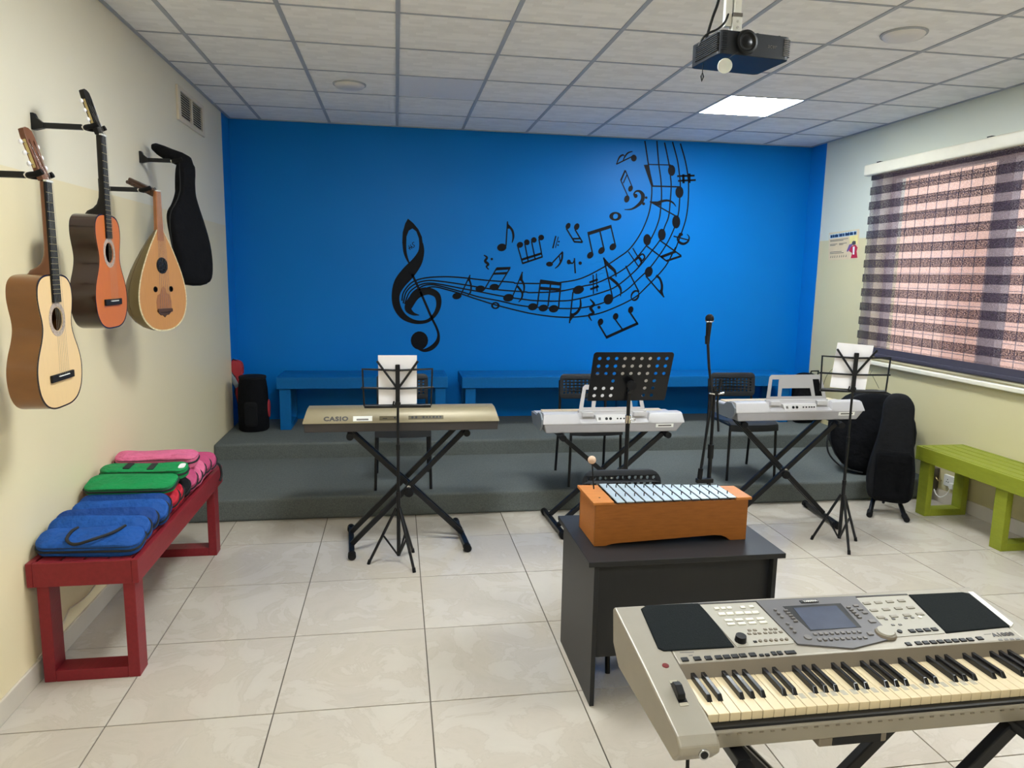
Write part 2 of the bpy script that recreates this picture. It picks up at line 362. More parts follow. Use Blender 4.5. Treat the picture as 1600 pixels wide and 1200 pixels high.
# walls
structure(MB().box(XL-.2, XL, YF-.2, YB+.2, -.1, H+.1).build('wall_left', 'wall_cream'))
structure(MB().box(XL, XR, YB, YB+.2, -.1, H+.1).build('wall_back', 'wall_blue'))
structure(MB().box(XL, XR, YF-.2, YF, -.1, H+.1).build('wall_front', 'wall_cream'))
WY0, WY1, WZ0, WZ1 = 2.3, 5.82, 1.0, 2.60          # window opening in the right wall
wr = MB(); wr.box(XR, XR+.22, WY1, YB+.2, -.1, H+.1); wr.box(XR, XR+.22, YF-.2, WY0, -.1, H+.1); wr.box(XR, XR+.22, WY0, WY1, -.1, WZ0); wr.box(XR, XR+.22, WY0, WY1, WZ1, H+.1)
structure(wr.build('wall_right', 'wall_cream_right'))
structure(MB().box(XL, XL+.012, YF, 4.88, 0, .09).build('baseboard_left', 'baseboard', bevel=.003))
structure(MB().box(XR-.012, XR, YF, 4.88, 0, .10).build('baseboard_right', 'baseboard', bevel=.003))
# stage: two carpeted steps
stage = root('floor_stage')
S1, S2 = .155, .285
MB().box(XL, XR, 4.88, YB, 0, S1).build('lower_step', 'carpet', stage, bevel=.02, seg=3)
MB().box(XL, XR, 5.95, YB, S1-.02, S2).build('upper_step', 'carpet', stage, bevel=.02, seg=3)
# ceiling with exposed bars and lay-in tiles
ceil = root('ceiling')
MB().box(XL-.2, XR+.2, YF-.2, YB+.2, H+.04, H+.2).build('slab', 'tbar', ceil)  # unseen slab over the tiles, added to keep the sun out
CX, CY = .0174, 3.9968
panels = {(4,2): 'lit', (0,2): 'off', (0,-2): 'lit', (4,-3): 'lit', (0,-8): 'lit'}  # lit panels by the silver keyboard and behind the camera are unseen, added
ct = {}
for i in range(-3, 8):
    for k in range(-10, 6):
        x0, x1 = max(XL, CX+T*i), min(XR, CX+T*(i+1)); y0, y1 = max(YF, CY+T*k), min(YB, CY+T*(k+1))
        if x1-x0 < .02 or y1-y0 < .02 or (i, k) in panels: continue
        key = (round(x1-x0,3), round(y1-y0,3))
        if key not in ct:
            a, b = key; ct[key] = MB().box(-a/2+.004, a/2-.004, -b/2+.004, b/2-.004, .004, .016).mesh('tile', 'ctile')
        o = link('tile', ct[key], ceil); o.location = ((x0+x1)/2, (y0+y1)/2, H)
barx = MB().box(-.012, .012, YF, YB, -.001, .02).mesh('grid_bar', 'tbar'); bary = MB().box(XL, XR, -.007, .007, 0, .02).mesh('grid_cross_bar', 'tbar')
for i in range(-2, 8):
    if XL < CX+T*i < XR: o = link('grid_bar', barx, ceil); o.location = (CX+T*i, 0, H)
for k in range(-9, 6):
    if YF < CY+T*k < YB: o = link('grid_cross_bar', bary, ceil); o.location = (0, CY+T*k, H)
for nm, a in (('edge_bar', (XL, XL+.022, YF, YB)), ('edge_bar', (XR-.022, XR, YF, YB)), ('edge_bar', (XL, XR, YB-.022, YB))):
    MB().box(*a, H-.002, H+.018).build(nm, 'tbar', ceil)
plab = {(4,2): 'lit square ceiling light panel shining above the end of the mural', (0,2): 'unlit flat square light panel set in the ceiling grid',
        (0,-2): 'lit square ceiling panel just above the photo, nearer the guitars', (4,-3): 'added unseen lit ceiling panel above the silver keyboard, nearer the window',
        (0,-8): 'added unseen lit ceiling panel behind the photographer on the guitar side'}
for (i, k), st in panels.items():
    t = thing('ceiling_light_panel', plab[i, k], 'ceiling light', (CX+T*(i+.5), CY+T*(k+.5), H), group='square ceiling panels')
    MB().box(-.287, .287, -.287, .287, .0015, .012).build('diffuser', 'lit' if st == 'lit' else 'lamp_off', t)
    f = MB()
    for a in ((-.294,-.285,-.294,.294),(.285,.294,-.294,.294),(-.285,.285,-.294,-.285),(-.285,.285,.285,.294)): f.box(*a, .0005, .014)
    f.build('frame', 'white_plastic', t)
for (x, y), lb in (((-.32, 5.52), 'round flush ceiling lamp near the blue wall, left of the plain panel'), ((2.71, 3.74), 'round flush ceiling lamp on the window side behind the projector')):
    t = thing('round_ceiling_lamp', lb, 'ceiling lamp', (x, y, H), group='round ceiling lamps')
    MB().lathe([(.0,-.028),(.07,-.027),(.098,-.02),(.106,-.008),(.108,.002)], n=32).build('diffuser', 'round_lamp', t, smooth=50)
    MB().lathe([(.106,-.006),(.116,-.006),(.118,.002),(.106,.002)], n=32).build('rim', 'tbar', t, smooth=30)

# ------------------------------------------------------------------ window, blind and what lies outside
win = root('window_1', (XR+.12, 0, 0))
f = MB()
for a in ((WY0, WY0+.05, WZ0, WZ1), (WY1-.05, WY1, WZ0, WZ1), (WY0, WY1, WZ0, WZ0+.05), (WY0, WY1, WZ1-.05, WZ1)): f.box(-.03, .03, *a)
f.build('window_frame', 'window_frame', win)
for y in (4.62, 3.4):
    MB().box(-.03, .03, y-.075, y+.075, WZ0+.05, WZ1-.05).build('mullion', 'window_frame', win)
edges = [WY0+.05, 3.4, 4.62, WY1-.05]
for a, b in zip(edges, edges[1:]): MB().box(-.003, .003, a+.02, b-.02, WZ0+.04, WZ1-.04).build('pane', 'glass', win)
bars = MB()
y = WY0+.1
while y < WY1: bars.box(.07, .074, y-.003, y+.003, WZ0, WZ1); y += .115
for k in range(1, 13): bars.box(.07, .074, WY0, WY1, WZ0+k*.125-.003, WZ0+k*.125+.003)
bars.build('security_grille', 'window_frame', win)
structure(MB().box(XR-.05, XR+.1, WY0-.08, WY1+.1, WZ0-.045, WZ0-.012).build('trim_1', 'sill', bevel=.006))
bl = thing('zebra_blind', 'dark striped zebra roller blind lowered over the window', 'blind', (XR-.055, 0, 0))
BY0, BY1 = 2.2, 5.90
MB().prism([rrect(-.04, .045, 2.585, 2.68, .015)], lambda u, v, w_: (u, w_, v), BY0-.03, BY1+.05).build('cassette', 'sill', bl, smooth=40)
for y in (5.80, 4.62): MB().box(-.02, .03, y-.02, y+.02, 2.68, 2.69).build('bracket', 'black', bl)
zt, per = 2.61, .1245
for k in range(13):
    z1 = zt-k*per; z0 = z1-.068
    if k == 12: break
    MB().box(-.0004, .0004, BY0, BY1, z0, z1).build('dark_band', 'blind_dark', bl)
    MB().box(.0036, .0044, BY0, BY1-.012, z0-(per-.068)-.004, z0+.004).build('sheer_band', 'blind_sheer', bl)
MB().box(.0036, .0044, BY0, BY1-.012, 1.10, 1.125).build('sheer_band', 'blind_sheer', bl)
MB().box(-.0004, .0004, BY0, BY1, 1.055, 1.112).build('dark_band', 'blind_solid', bl)
MB().prism([rrect(-.012, .012, 1.03, 1.062, .008)], lambda u, v, w_: (u, w_, v), BY0, BY1).build('bottom_rail', 'blind_solid', bl, smooth=40)
t = thing('building', 'tall beige building seen dimly through the striped blind', 'building', (9.2, 13.2, 0)); MB().box(-1, 1, -3.4, 6, 0, 7).build('wall', 'building', t)
t = thing('boundary_wall', 'low beige outside wall seen dimly through the striped blind', 'wall', (9.0, 4.5, 0)); MB().box(-.1, .1, -9, 5.2, 0, 2.42).build('wall', 'building', t); MB().box(-.14, .14, -9, 5.2, 2.42, 2.5).build('coping', 'sill', t)
structure(MB().box(-20, 30, -30, 40, -.25, -.15).build('ground_outside', 'sill'))

# ------------------------------------------------------------------ painted mural on the blue wall
MU = thing('wall_mural', 'black painted treble clef and curving staff of music notes on the blue wall', 'mural', (0, YB, 0))
def wp(px, py): p = aty(px, py, YB); return (p.x, p.z)
FR = {1: (580, 320, 5.0), 2: (740, 320, 4.4444), 3: (940, 210, 6.0)}
def cv(fr, x, y): ox, oy, s_ = FR[fr]; return wp(ox+x/s_, oy+y/s_)
ME_PX = 1/ (F_PX/6.95)                       # metres of wall per photo pixel
mural_d = [0]
def paint(name, polys, holes=None):
    mb = MB(); mural_d[0] += 1; d = .0010+.00003*mural_d[0]
    for i, pl in enumerate(polys):
        loops = [pl]+((holes or {}).get(i, []))
        mb.prism(loops, lambda u, v, w_: (u, w_, v), -.0002, -d-.00001*i)
    return mb.build(name, 'mural', MU)
def ribbon(fr, pts, hw, sub=6):
    """a brush stroke; hw in crop pixels, or points with a third value"""
    s_ = FR[fr][2]; P3 = [(cv(fr, p[0], p[1])+((p[2] if len(p) > 2 else hw)/s_*ME_PX,)) for p in pts]
    S = spline(P3, sub) if len(P3) > 2 else P3
    Lf, Rf = [], []
    for i, p in enumerate(S):
        a = S[max(i-1,0)]; b = S[min(i+1,len(S)-1)]; dx, dy = b[0]-a[0], b[1]-a[1]; l = math.hypot(dx, dy) or 1
        nx, ny = -dy/l, dx/l; Lf.append((p[0]+nx*p[2], p[1]+ny*p[2])); Rf.append((p[0]-nx*p[2], p[1]-ny*p[2]))
    return [[Lf[i], Lf[i+1], Rf[i+1], Rf[i]] for i in range(len(S)-1)]
def ribbon_obj(name, *strokes, blobs=()):
    """strokes: (frame, pts, hw); blobs: lists of wall points"""
    mb = MB(); mural_d[0] += 1; d = .0010+.00003*mural_d[0]
    for fr, pts, hw in strokes:
        q = ribbon(fr, pts, hw); n = len(q)
        L_ = [x[0] for x in q]+[q[-1][1]]; R_ = [x[3] for x in q]+[q[-1][2]]
        vs = []
        for (a, b), (c, e) in zip(L_, R_): vs += [(a, -d, b), (c, -d, e), (c, -.0002, e), (a, -.0002, b)]
        fs = []
        for i in range(len(L_)-1):
            for k in range(4): fs.append((4*i+k, 4*i+(k+1) % 4, 4*i+4+(k+1) % 4, 4*i+4+k))
        fs += [(3, 2, 1, 0), tuple(4*(len(L_)-1)+k for k in range(4))]
        mb.add(vs, fs)
    for j, pl in enumerate(blobs): 
        loops = pl if isinstance(pl[0][0], tuple) else [pl]
        mb.prism(loops, lambda u, v, w_: (u, w_, v), -.0002, -d-.00002*(j+1))
    return mb.build(name, 'mural', MU)
def head(fr, x, y, rx, ry, rot=0): return [cv(fr, a, b) for a, b in ell(x, y, rx, ry, rot, 18)]
def ring(fr, x, y, rx, ry, ix, iy, rot=0, irot=None): return [head(fr, x, y, rx, ry, rot), head(fr, x, y, ix, iy, rot if irot is None else irot)]
def poly(fr, pts): return [cv(fr, *p) for p in pts]
# treble clef
top = [(242,300),(246,215),(266,145),(287,108),(328,142),(368,190),(396,250),(407,330),(377,330),(372,262),(352,208),(322,185),(294,202),(276,248),(274,310)]
ribbon_obj('treble_clef', (1, [(258,290,15),(263,360,13),(276,410,10),(296,455,6)], 8),
    (1, [(391,300,15),(390,370,24),(355,450,40),(290,530,50),(225,610,45),(192,700,31),(200,790,29),(245,865,25),(310,905,18),(380,918,14),(450,902,13),(505,845,16),(528,775,20),(515,708,24),(460,676,27),(400,680,31),(345,712,31),(303,770,32),(290,815,26),(325,850,14),(375,862,3)], 20),
    (1, [(318,540),(395,705),(475,890)], 9), (1, [(475,890,9),(508,955,9),(526,1015,10),(515,1072,16),(470,1118,18),(410,1138,12),(355,1118,5)], 9),
    blobs=[poly(1, top), head(1, 377, 1060, 68, 72)])
ribbon_obj('signature', (1, [(293,318),(305,352)], 2.5), (1, [(307,310),(318,345)], 2.5), (1, [(290,342),(322,325)], 2.5), (1, [(336,292),(322,298),(326,312),(338,318),(332,332),(320,332)], 2.5))
def line(name, a, b, c): # three frames joined into one stroke
    pts = [(p, 1) for p in a]+[(p, 2) for p in b]+[(p, 3) for p in c]
    P1 = []
    for (x, y), fr in pts: ox, oy, s_ = FR[fr]; P1.append(((ox+x/s_-FR[1][0])*5, (oy+y/s_-FR[1][1])*5))
    ribbon_obj(name, (1, P1, 5.4))
line('staff_line', [(240,750),(255,680),(320,605),(420,572),(560,562),(700,568),(900,590),(1100,605)], [(300,545),(500,546),(610,538),(750,510),(900,435),(1000,370),(1080,310),(1150,215),(1200,110)], [(458,670),(470,490),(440,290),(405,60)])
line('staff_line', [(250,770),(275,680),(340,620),(440,592),(560,600),(700,620),(850,645),(1000,665),(1200,680)], [(400,610),(600,600),(760,565),(850,545),(990,480),(1100,400),(1195,290),(1250,200)], [(540,790),(556,660),(562,560),(555,420),(535,270),(518,60)])
line('staff_line', [(262,775),(300,682),(380,626),(460,612),(560,625),(700,652),(850,680),(1030,715),(1200,740)], [(440,666),(600,668),(720,655),(900,605),(1000,560),(1130,450),(1230,330),(1300,235)], [(590,870),(628,770),(642,640),(652,490),(645,390),(630,270),(590,75)])
line('staff_line', [(278,780),(320,692),(400,636),(470,624),(560,640),(700,678),(850,722),(1000,750)], [(290,693),(400,708),(600,720),(750,715),(900,680),(1050,600),(1150,510),(1230,430),(1330,290)], [(680,880),(720,740),(732,600),(738,480),(730,380),(710,240),(665,70)])
line('staff_line', [(290,785),(340,702),(430,652),(500,642),(600,665),(700,695),(850,745),(1000,790)], [(400,755),(600,780),(750,775),(900,745),(1100,655),(1200,570),(1330,430),(1400,300)], [(690,1080),(750,920),(790,790),(810,650),(815,480),(805,360),(780,230),(738,85)])
R1 = ribbon_obj
R1('eighth_note', (1, [(700,702),(773,548)], 5), (1, [(764,580,8),(780,630,7),(776,680,6),(756,708,4)], 6), blobs=[head(1,670,712,37,26,-12), poly(1, [(773,546),(754,592),(776,606)])])
R1('beamed_notes', (1, [(885,660),(980,495)], 5), (1, [(990,650),(1086,492)], 5), blobs=[head(1,852,656,38,26,-5), head(1,962,643,38,26,-5), poly(1, [(980,488),(1091,484),(1080,506),(970,513)]), poly(1, [(962,530),(1062,524),(1052,544),(953,547)])])
R1('sixteenth_note', (1, [(1105,715),(1182,524)], 5), (1, [(1168,575,9),(1194,630,8),(1190,690,5)], 6), (1, [(1142,635,9),(1180,690,8),(1172,735,6),(1150,760,3)], 6), blobs=[head(1,1072,726,42,30,-10), poly(1, [(1182,522),(1158,590),(1184,606)])])
R1('whole_note', blobs=[ring(1, 970, 787, 34, 28, 18, 16)])
R1('eighth_note', (1, [(1053,322),(1065,130)], 5), (1, [(1068,160,10),(1102,200,9),(1111,250,8),(1100,297,3)], 6), blobs=[head(1,1020,333,37,30,-12), poly(1, [(1065,126),(1060,188),(1084,186)])])
R1('beamed_notes', (1, [(1144,322),(1184,462)], 5), (1, [(1200,305),(1226,440)], 5), (1, [(1253,285),(1281,425)], 5), (1, [(1310,268),(1336,408)], 5), (1, [(1172,430),(1330,380)], 9), (1, [(1182,458),(1338,406)], 7), blobs=[head(1,1162,313,26,23,-30), head(1,1216,293,22,23,-30), head(1,1271,275,22,22,-30), head(1,1328,256,23,22,-30)])
R1('quarter_rest', (1, [(880,393,4),(905,412,8),(890,440,10),(914,464,10),(900,484,6),(918,505,4)], 7), blobs=[head(1,942,424,10,10)])
R1('repeat_mark', (2, [(550,302),(571,216)], 5), (2, [(568,300),(588,222)], 3), blobs=[head(2,592,256,6,6), head(2,586,280,6,6)])
R1('eighth_note', (2, [(547,402),(619,325)], 5), (2, [(617,330,7),(612,380,7),(590,420,6),(565,442,3)], 6), (2, [(594,352),(602,398)], 4), blobs=[head(2,527,412,24,17)])
R1('eighth_rest', (2, [(665,402,8),(688,405,5),(699,385,4)], 5), (2, [(700,370),(706,476)], 5), blobs=[head(2,661,397,14,17), head(2,740,405,12,12)])
R1('beamed_notes', (2, [(644,165),(700,258)], 5), (2, [(704,172),(756,260)], 5), (2, [(690,236),(745,234)], 6), (2, [(698,257),(757,260)], 6), blobs=[head(2,656,147,16,23,25), head(2,716,152,18,25,25)])
R1('beamed_notes', (2, [(827,345),(796,198)], 5), (2, [(906,312),(876,178)], 5), (2, [(986,288),(953,150)], 5), blobs=[head(2,810,350,20,26,40), head(2,888,318,20,27,40), head(2,967,292,21,27,40), poly(2, [(789,190),(956,138),(961,160),(795,213)])])
R1('whole_note', blobs=[ring(2, 984, 80, 42, 31, 17, 20, 0, 60)])
R1('beamed_notes', (2, [(442,702),(465,525)], 5), (2, [(516,707),(536,535)], 5), (2, [(590,716),(606,542)], 5), blobs=[head(2,411,708,34,25,-8), head(2,484,717,33,24,-8), head(2,556,722,34,26,-8), poly(2, [(463,518),(609,538),(609,562),(463,547)]), poly(2, [(461,568),(607,580),(606,600),(460,590)])])
R1('eighth_note', (2, [(690,605),(666,822)], 5), (2, [(672,772,10),(715,750,10),(742,705,8),(740,646,4)], 8), blobs=[head(2,727,590,40,29,-18), poly(2, [(674,752),(710,756),(664,820)])])
R1('sharp_sign', (2, [(830,485),(832,618)], 4), (2, [(852,476),(858,602)], 4), (2, [(804,540),(862,518)], 8), (2, [(810,587),(869,565)], 8))
R1('sixteenth_note', (2, [(964,640),(903,365)], 5), (2, [(903,372,6),(938,420,12),(978,458,10),(990,500,4)], 8), (2, [(945,505,10),(998,550,10),(1022,590,8),(1019,636,3)], 8), blobs=[head(2,936,656,32,38,28)])
R1('half_note', (2, [(1148,605),(1056,424)], 5), blobs=[ring(2, 1121, 630, 30, 40, 18, 30, 18, 35)])
R1('flat_sign', (2, [(1074,325),(1146,430)], 4), (2, [(1144,428,4),(1166,395,5),(1150,366,6),(1122,386,6)], 6), (2, [(1104,300),(1162,395)], 4), (2, [(1160,400,4),(1187,365,6),(1172,342,6),(1148,360,5)], 6))
R1('quarter_rest', (2, [(808,655,4),(836,690,9),(812,716,11),(832,752,9),(800,768,8),(820,806,3)], 8), blobs=[head(2,870,712,11,11)])
R1('beamed_notes', (2, [(868,828),(924,922)], 6), (2, [(980,792),(1034,866)], 5), (2, [(1084,745),(1140,828)], 6), (2, [(918,922),(1142,822)], 10), blobs=[head(2,881,813,19,24,20), head(2,986,775,19,24,20), head(2,1091,729,18,25,20)])
R1('eighth_note', (2, [(1196,495),(1323,642)], 5), (2, [(1302,615,10),(1308,560,9),(1292,512,8),(1266,492,10)], 8), blobs=[head(2,1216,465,27,37,15), poly(2, [(1288,590),(1310,590),(1324,645)])])
R1('beamed_notes', (2, [(1196,282),(1342,392)], 5), (2, [(1292,246),(1442,354)], 5), (3, [(555,1150),(692,1098)], 13), (3, [(608,1186),(748,1140)], 10), (3, [(660,1118),(636,1172)], 5), blobs=[head(2,1205,243,27,40), head(2,1307,207,27,41)])
R1('eighth_note', (3, [(700,768),(452,630)], 6), (3, [(500,650,10),(560,628,12),(620,620,10),(668,640,8),(697,677,3)], 9), blobs=[head(3,699,820,38,62), poly(3, [(448,628),(560,628),(545,672)])])
R1('beamed_notes', (3, [(440,282),(650,287)], 5), (3, [(474,485),(735,492)], 7), blobs=[head(3,656,338,34,52), head(3,729,541,38,56), poly(3, [(395,286),(441,282),(486,488),(464,486)])])
R1('sharp_sign', (3, [(708,392),(872,386)], 9), (3, [(716,436),(882,428)], 9), (3, [(765,374),(768,459)], 12), (3, [(822,367),(822,456)], 12))
R1('sixteenth_note', (3, [(285,208),(137,280)], 6), (3, [(140,275,4),(166,216,8),(195,194,8),(214,200,4)], 6), (3, [(200,245,4),(222,202,7),(250,172,7),(290,160,4)], 6), blobs=[head(3,302,222,27,32)])
R1('beamed_notes', (3, [(222,338),(286,492)], 5), (3, [(180,430),(248,585)], 5), (3, [(222,336),(180,432)], 8), (3, [(238,376),(202,458)], 5), blobs=[head(3,271,508,21,30,20), head(3,236,605,25,35,15)])
R1('bass_clef', (3, [(322,592,10),(303,562,8),(322,534,8),(357,534,12),(386,570,19),(380,620,18),(340,665,14),(280,700,8),(213,705,3)], 10), blobs=[head(3,319,576,18,20), head(3,418,593,12,12), head(3,393,650,14,14)])
R1('whole_note', blobs=[ring(3, 130, 768, 56, 41, 22, 27, 0, 20)])
R1('cut_time_sign', (3, [(735,940,10),(712,975,9),(730,1012,12),(770,1026,12),(810,1002,9),(820,962,6),(800,935,3)], 9), (3, [(674,954),(812,990)], 6), blobs=[head(3,742,938,20,17)])

# ------------------------------------------------------------------ air vent on the left wall
t = thing('air_vent', 'cream slatted air vent grille high on the cream wall', 'vent', (XL, 5.73, 2.795))
f = MB()
for a in ((-.34,-.28,-.115,.115),(.28,.34,-.115,.115),(-.28,.28,.085,.115),(-.28,.28,-.115,-.085),(-.018,.018,-.085,.085)): f.box(0, .016, *a)
f.build('frame', 'vent_cream', t, bevel=.003)
MB().box(.0005, .002, -.285, .285, -.09, .09).build('backing', 'vent_dark', t)
sl = MB().hexa([(.002,-.13,-.004),(.016,-.13,-.010),(.016,.13,-.010),(.002,.13,-.004)], [(.002,-.13,-.001),(.016,-.13,-.007),(.016,.13,-.007),(.002,.13,-.001)]).mesh('slat', 'vent_cream')
for sy in (-.149, .149):
    for k in range(10): o = link('slat', sl, t); o.location = (0, sy, .076-.0165*k)

# ------------------------------------------------------------------ poster on the right wall
t = thing('poster', 'small cream poster with blue heading and red figure on the wall by the blind', 'poster', (XR-.0015, 0, 0))
pq = [atx(1296,364,XR), atx(1343,358,XR), atx(1342,404,XR), atx(1295,407,XR)]
def pp(u, v, d=0.0):
    a = pq[0].lerp(pq[1], u); b = pq[3].lerp(pq[2], u); p = a.lerp(b, v); return (-d, p.y, p.z)
mb = MB(); mb.add([pp(u/8, v/8, .0026+.0006*math.sin(u*.8)*math.sin(v*.4)**2) for v in range(9) for u in range(9)]+[pp(u/8, v/8, 0) for v in range(9) for u in range(9)],
    [(v*9+u, v*9+u+1, v*9+u+10, v*9+u+9) for v in range(8) for u in range(8)]+[(81+v*9+u+9, 81+v*9+u+10, 81+v*9+u+1, 81+v*9+u) for v in range(8) for u in range(8)])
mb.build('sheet', 'poster', t)
def patch(name, m, pts, d): MB().prism([[(u, v) for u, v in pts]], lambda u, v, w_: pp(u, v, w_), d, d+.0004).build(name, m, t)
patch('heading_band', 'poster_band', [(.03,.07),(.93,.04),(.93,.19),(.03,.22)], .0034)
patch('yellow_corner', 'poster_yellow', [(.70,.2),(.97,.18),(.97,.5),(.72,.5)], .0034)
for u0, u1 in ((.06,.13),(.14,.20),(.21,.33),(.36,.47),(.48,.54),(.56,.70),(.71,.82),(.84,.92)):          # heading, too small to read
    pts = [(u0, .195-.03*u0), (u1, .195-.03*u0)]; k = 5
    pts += [(u1-(u1-u0)*q/k, (.10 if (q*7+int(u0*90)) % 3 else .075)-.03*u0) for q in range(k+1)]
    patch('heading_word', 'poster_blue', pts, .0042)
for vv, u0, u1 in ((.42,.05,.3),(.46,.05,.24),(.42,.36,.62),(.46,.36,.5),(.70,.05,.45),(.75,.05,.52),(.27,.05,.66),(.31,.05,.5)):
    patch('text_line', 'ink', [(u0,vv),(u1,vv),(u1,vv+.017),(u0,vv+.017)], .0034)
for u in (.08,.15,.22,.30,.38,.45,.52,.60): patch('printed_note', 'ink', [(u,.84),(u+.012,.84),(u+.012,.90),(u-.012,.92),(u-.012,.89),(u,.885)], .0034)
patch('printed_coat', 'poster_red', [(.70,.62),(.80,.55),(.90,.52),(.97,.62),(.94,.75),(.97,.97),(.76,.97),(.80,.80),(.70,.72)], .0036)
patch('printed_shirt', 'paper', [(.82,.58),(.88,.58),(.87,.85),(.82,.85)], .0042)
patch('printed_instrument', 'poster_purple', [(.62,.72),(.70,.50),(.80,.46),(.82,.5),(.74,.62),(.66,.74)], .0042)
patch('printed_head', 'ink', [(.79,.42),(.84,.38),(.91,.40),(.91,.50),(.85,.53),(.80,.50)], .0046)

# ------------------------------------------------------------------ benches
def bench(name, label, cat, loc, L_, W_, HH, m, frames, axis='y', group=None, gap=.010, planks=4):
    """length along local y, width along local x, origin at the floor under the middle"""
    t = thing(name, label, cat, loc, 0 if axis == 'y' else 90, group)
    ap, th = .10, .024
    wi = W_-2*th; pw = (wi-gap*(planks+1))/planks
    for k in range(planks):
        x0 = -wi/2+gap+k*(pw+gap); MB().box(x0, x0+pw, -L_/2+th, L_/2-th, HH-.022, HH-.0005).build('plank', m, t, bevel=.003)
    for sx in (-1, 1): MB().box(*sorted((sx*(W_/2), sx*(W_/2-th))), -L_/2, L_/2, HH-ap, HH).build('side_apron', m, t, bevel=.003)
    for sy in (-1, 1): MB().box(-W_/2+th, W_/2-th, *sorted((sy*L_/2, sy*(L_/2-th))), HH-ap, HH).build('end_apron', m, t, bevel=.003)
    for fy in frames:
        for sx in (-1, 1): MB().box(*sorted((sx*(W_/2-th), sx*(W_/2-th-.045))), fy-.047, fy+.047, 0, HH-.022).build('leg', m, t, bevel=.003)
        MB().box(-W_/2+th+.045, W_/2-th-.045, fy-.047, fy+.047, 0, .048).build('bottom_rail', m, t, bevel=.003)
    return t
bench('bench', 'red painted wooden bench carrying the coloured soft cases', 'bench', (-1.245, 3.685, 0), 1.45, .415, .52, 'red_paint', (-.655, .655), group='painted wooden benches')
bench('bench', 'lime green slatted wooden bench under the window', 'bench', (3.94, 3.87, 0), 1.46, .385, .50, 'green_paint', (-.655, -.02, .655), group='painted wooden benches')
bench('bench', 'short blue wooden bench on the stage behind the gold keyboard', 'bench', (-.29, 6.665, S2), 1.49, .46, .47, 'bench_blue', (-.68, .68), axis='x', group='painted wooden benches')
bench('bench', 'long blue wooden bench on the stage below the mural', 'bench', (2.215, 6.665, S2), 3.26, .46, .465, 'bench_blue', (-1.55, 0, 1.55), axis='x', group='painted wooden benches')

# ------------------------------------------------------------------ wall hangers and instruments on the left wall
def hanger(label, y, z, xo):
    t = thing('wall_hanger', label, 'hanger', (XL, y, z), group='black instrument hangers on the wall'); L_ = xo-XL
    MB().prism([[(-.022,0),(.044,0),(.044,.012),(.036,.045),(.016,.045),(-.004,.02),(-.022,.012)]], lambda u, v, w_: (v, w_, -u), -.013, .013).build('wall_plate', 'black_metal', t, bevel=.002)
    MB().bar((.01,0,-.025), (L_-.045,0,-.025), .018, .022).build('arm', 'black_metal', t, bevel=.002)
    MB().cyl((L_-.05,0,-.025), (L_-.03,0,-.025), .009).build('tip', 'chrome', t, smooth=40)
    y_ = MB(); pts = [(L_+.028,-.040,-.016),(L_+.006,-.038,-.025),(L_-.02,-.024,-.027),(L_-.032,0,-.027),(L_-.02,.024,-.027),(L_+.006,.038,-.025),(L_+.028,.040,-.016)]
    y_.tube(spline(pts, 4), .0105, 10); y_.build('yoke', 'dark_rubber', t, smooth=50)
    return t
hanger('black wall hanger holding the pale guitar', 2.815, 2.02, -1.225)
hanger('black wall hanger holding the orange guitar', 3.33, 2.275, -1.225)
hanger('black wall hanger holding the oud', 3.98, 2.095, -1.235)
hanger('black wall hanger holding the black soft bag', 4.60, 2.325, -1.245)

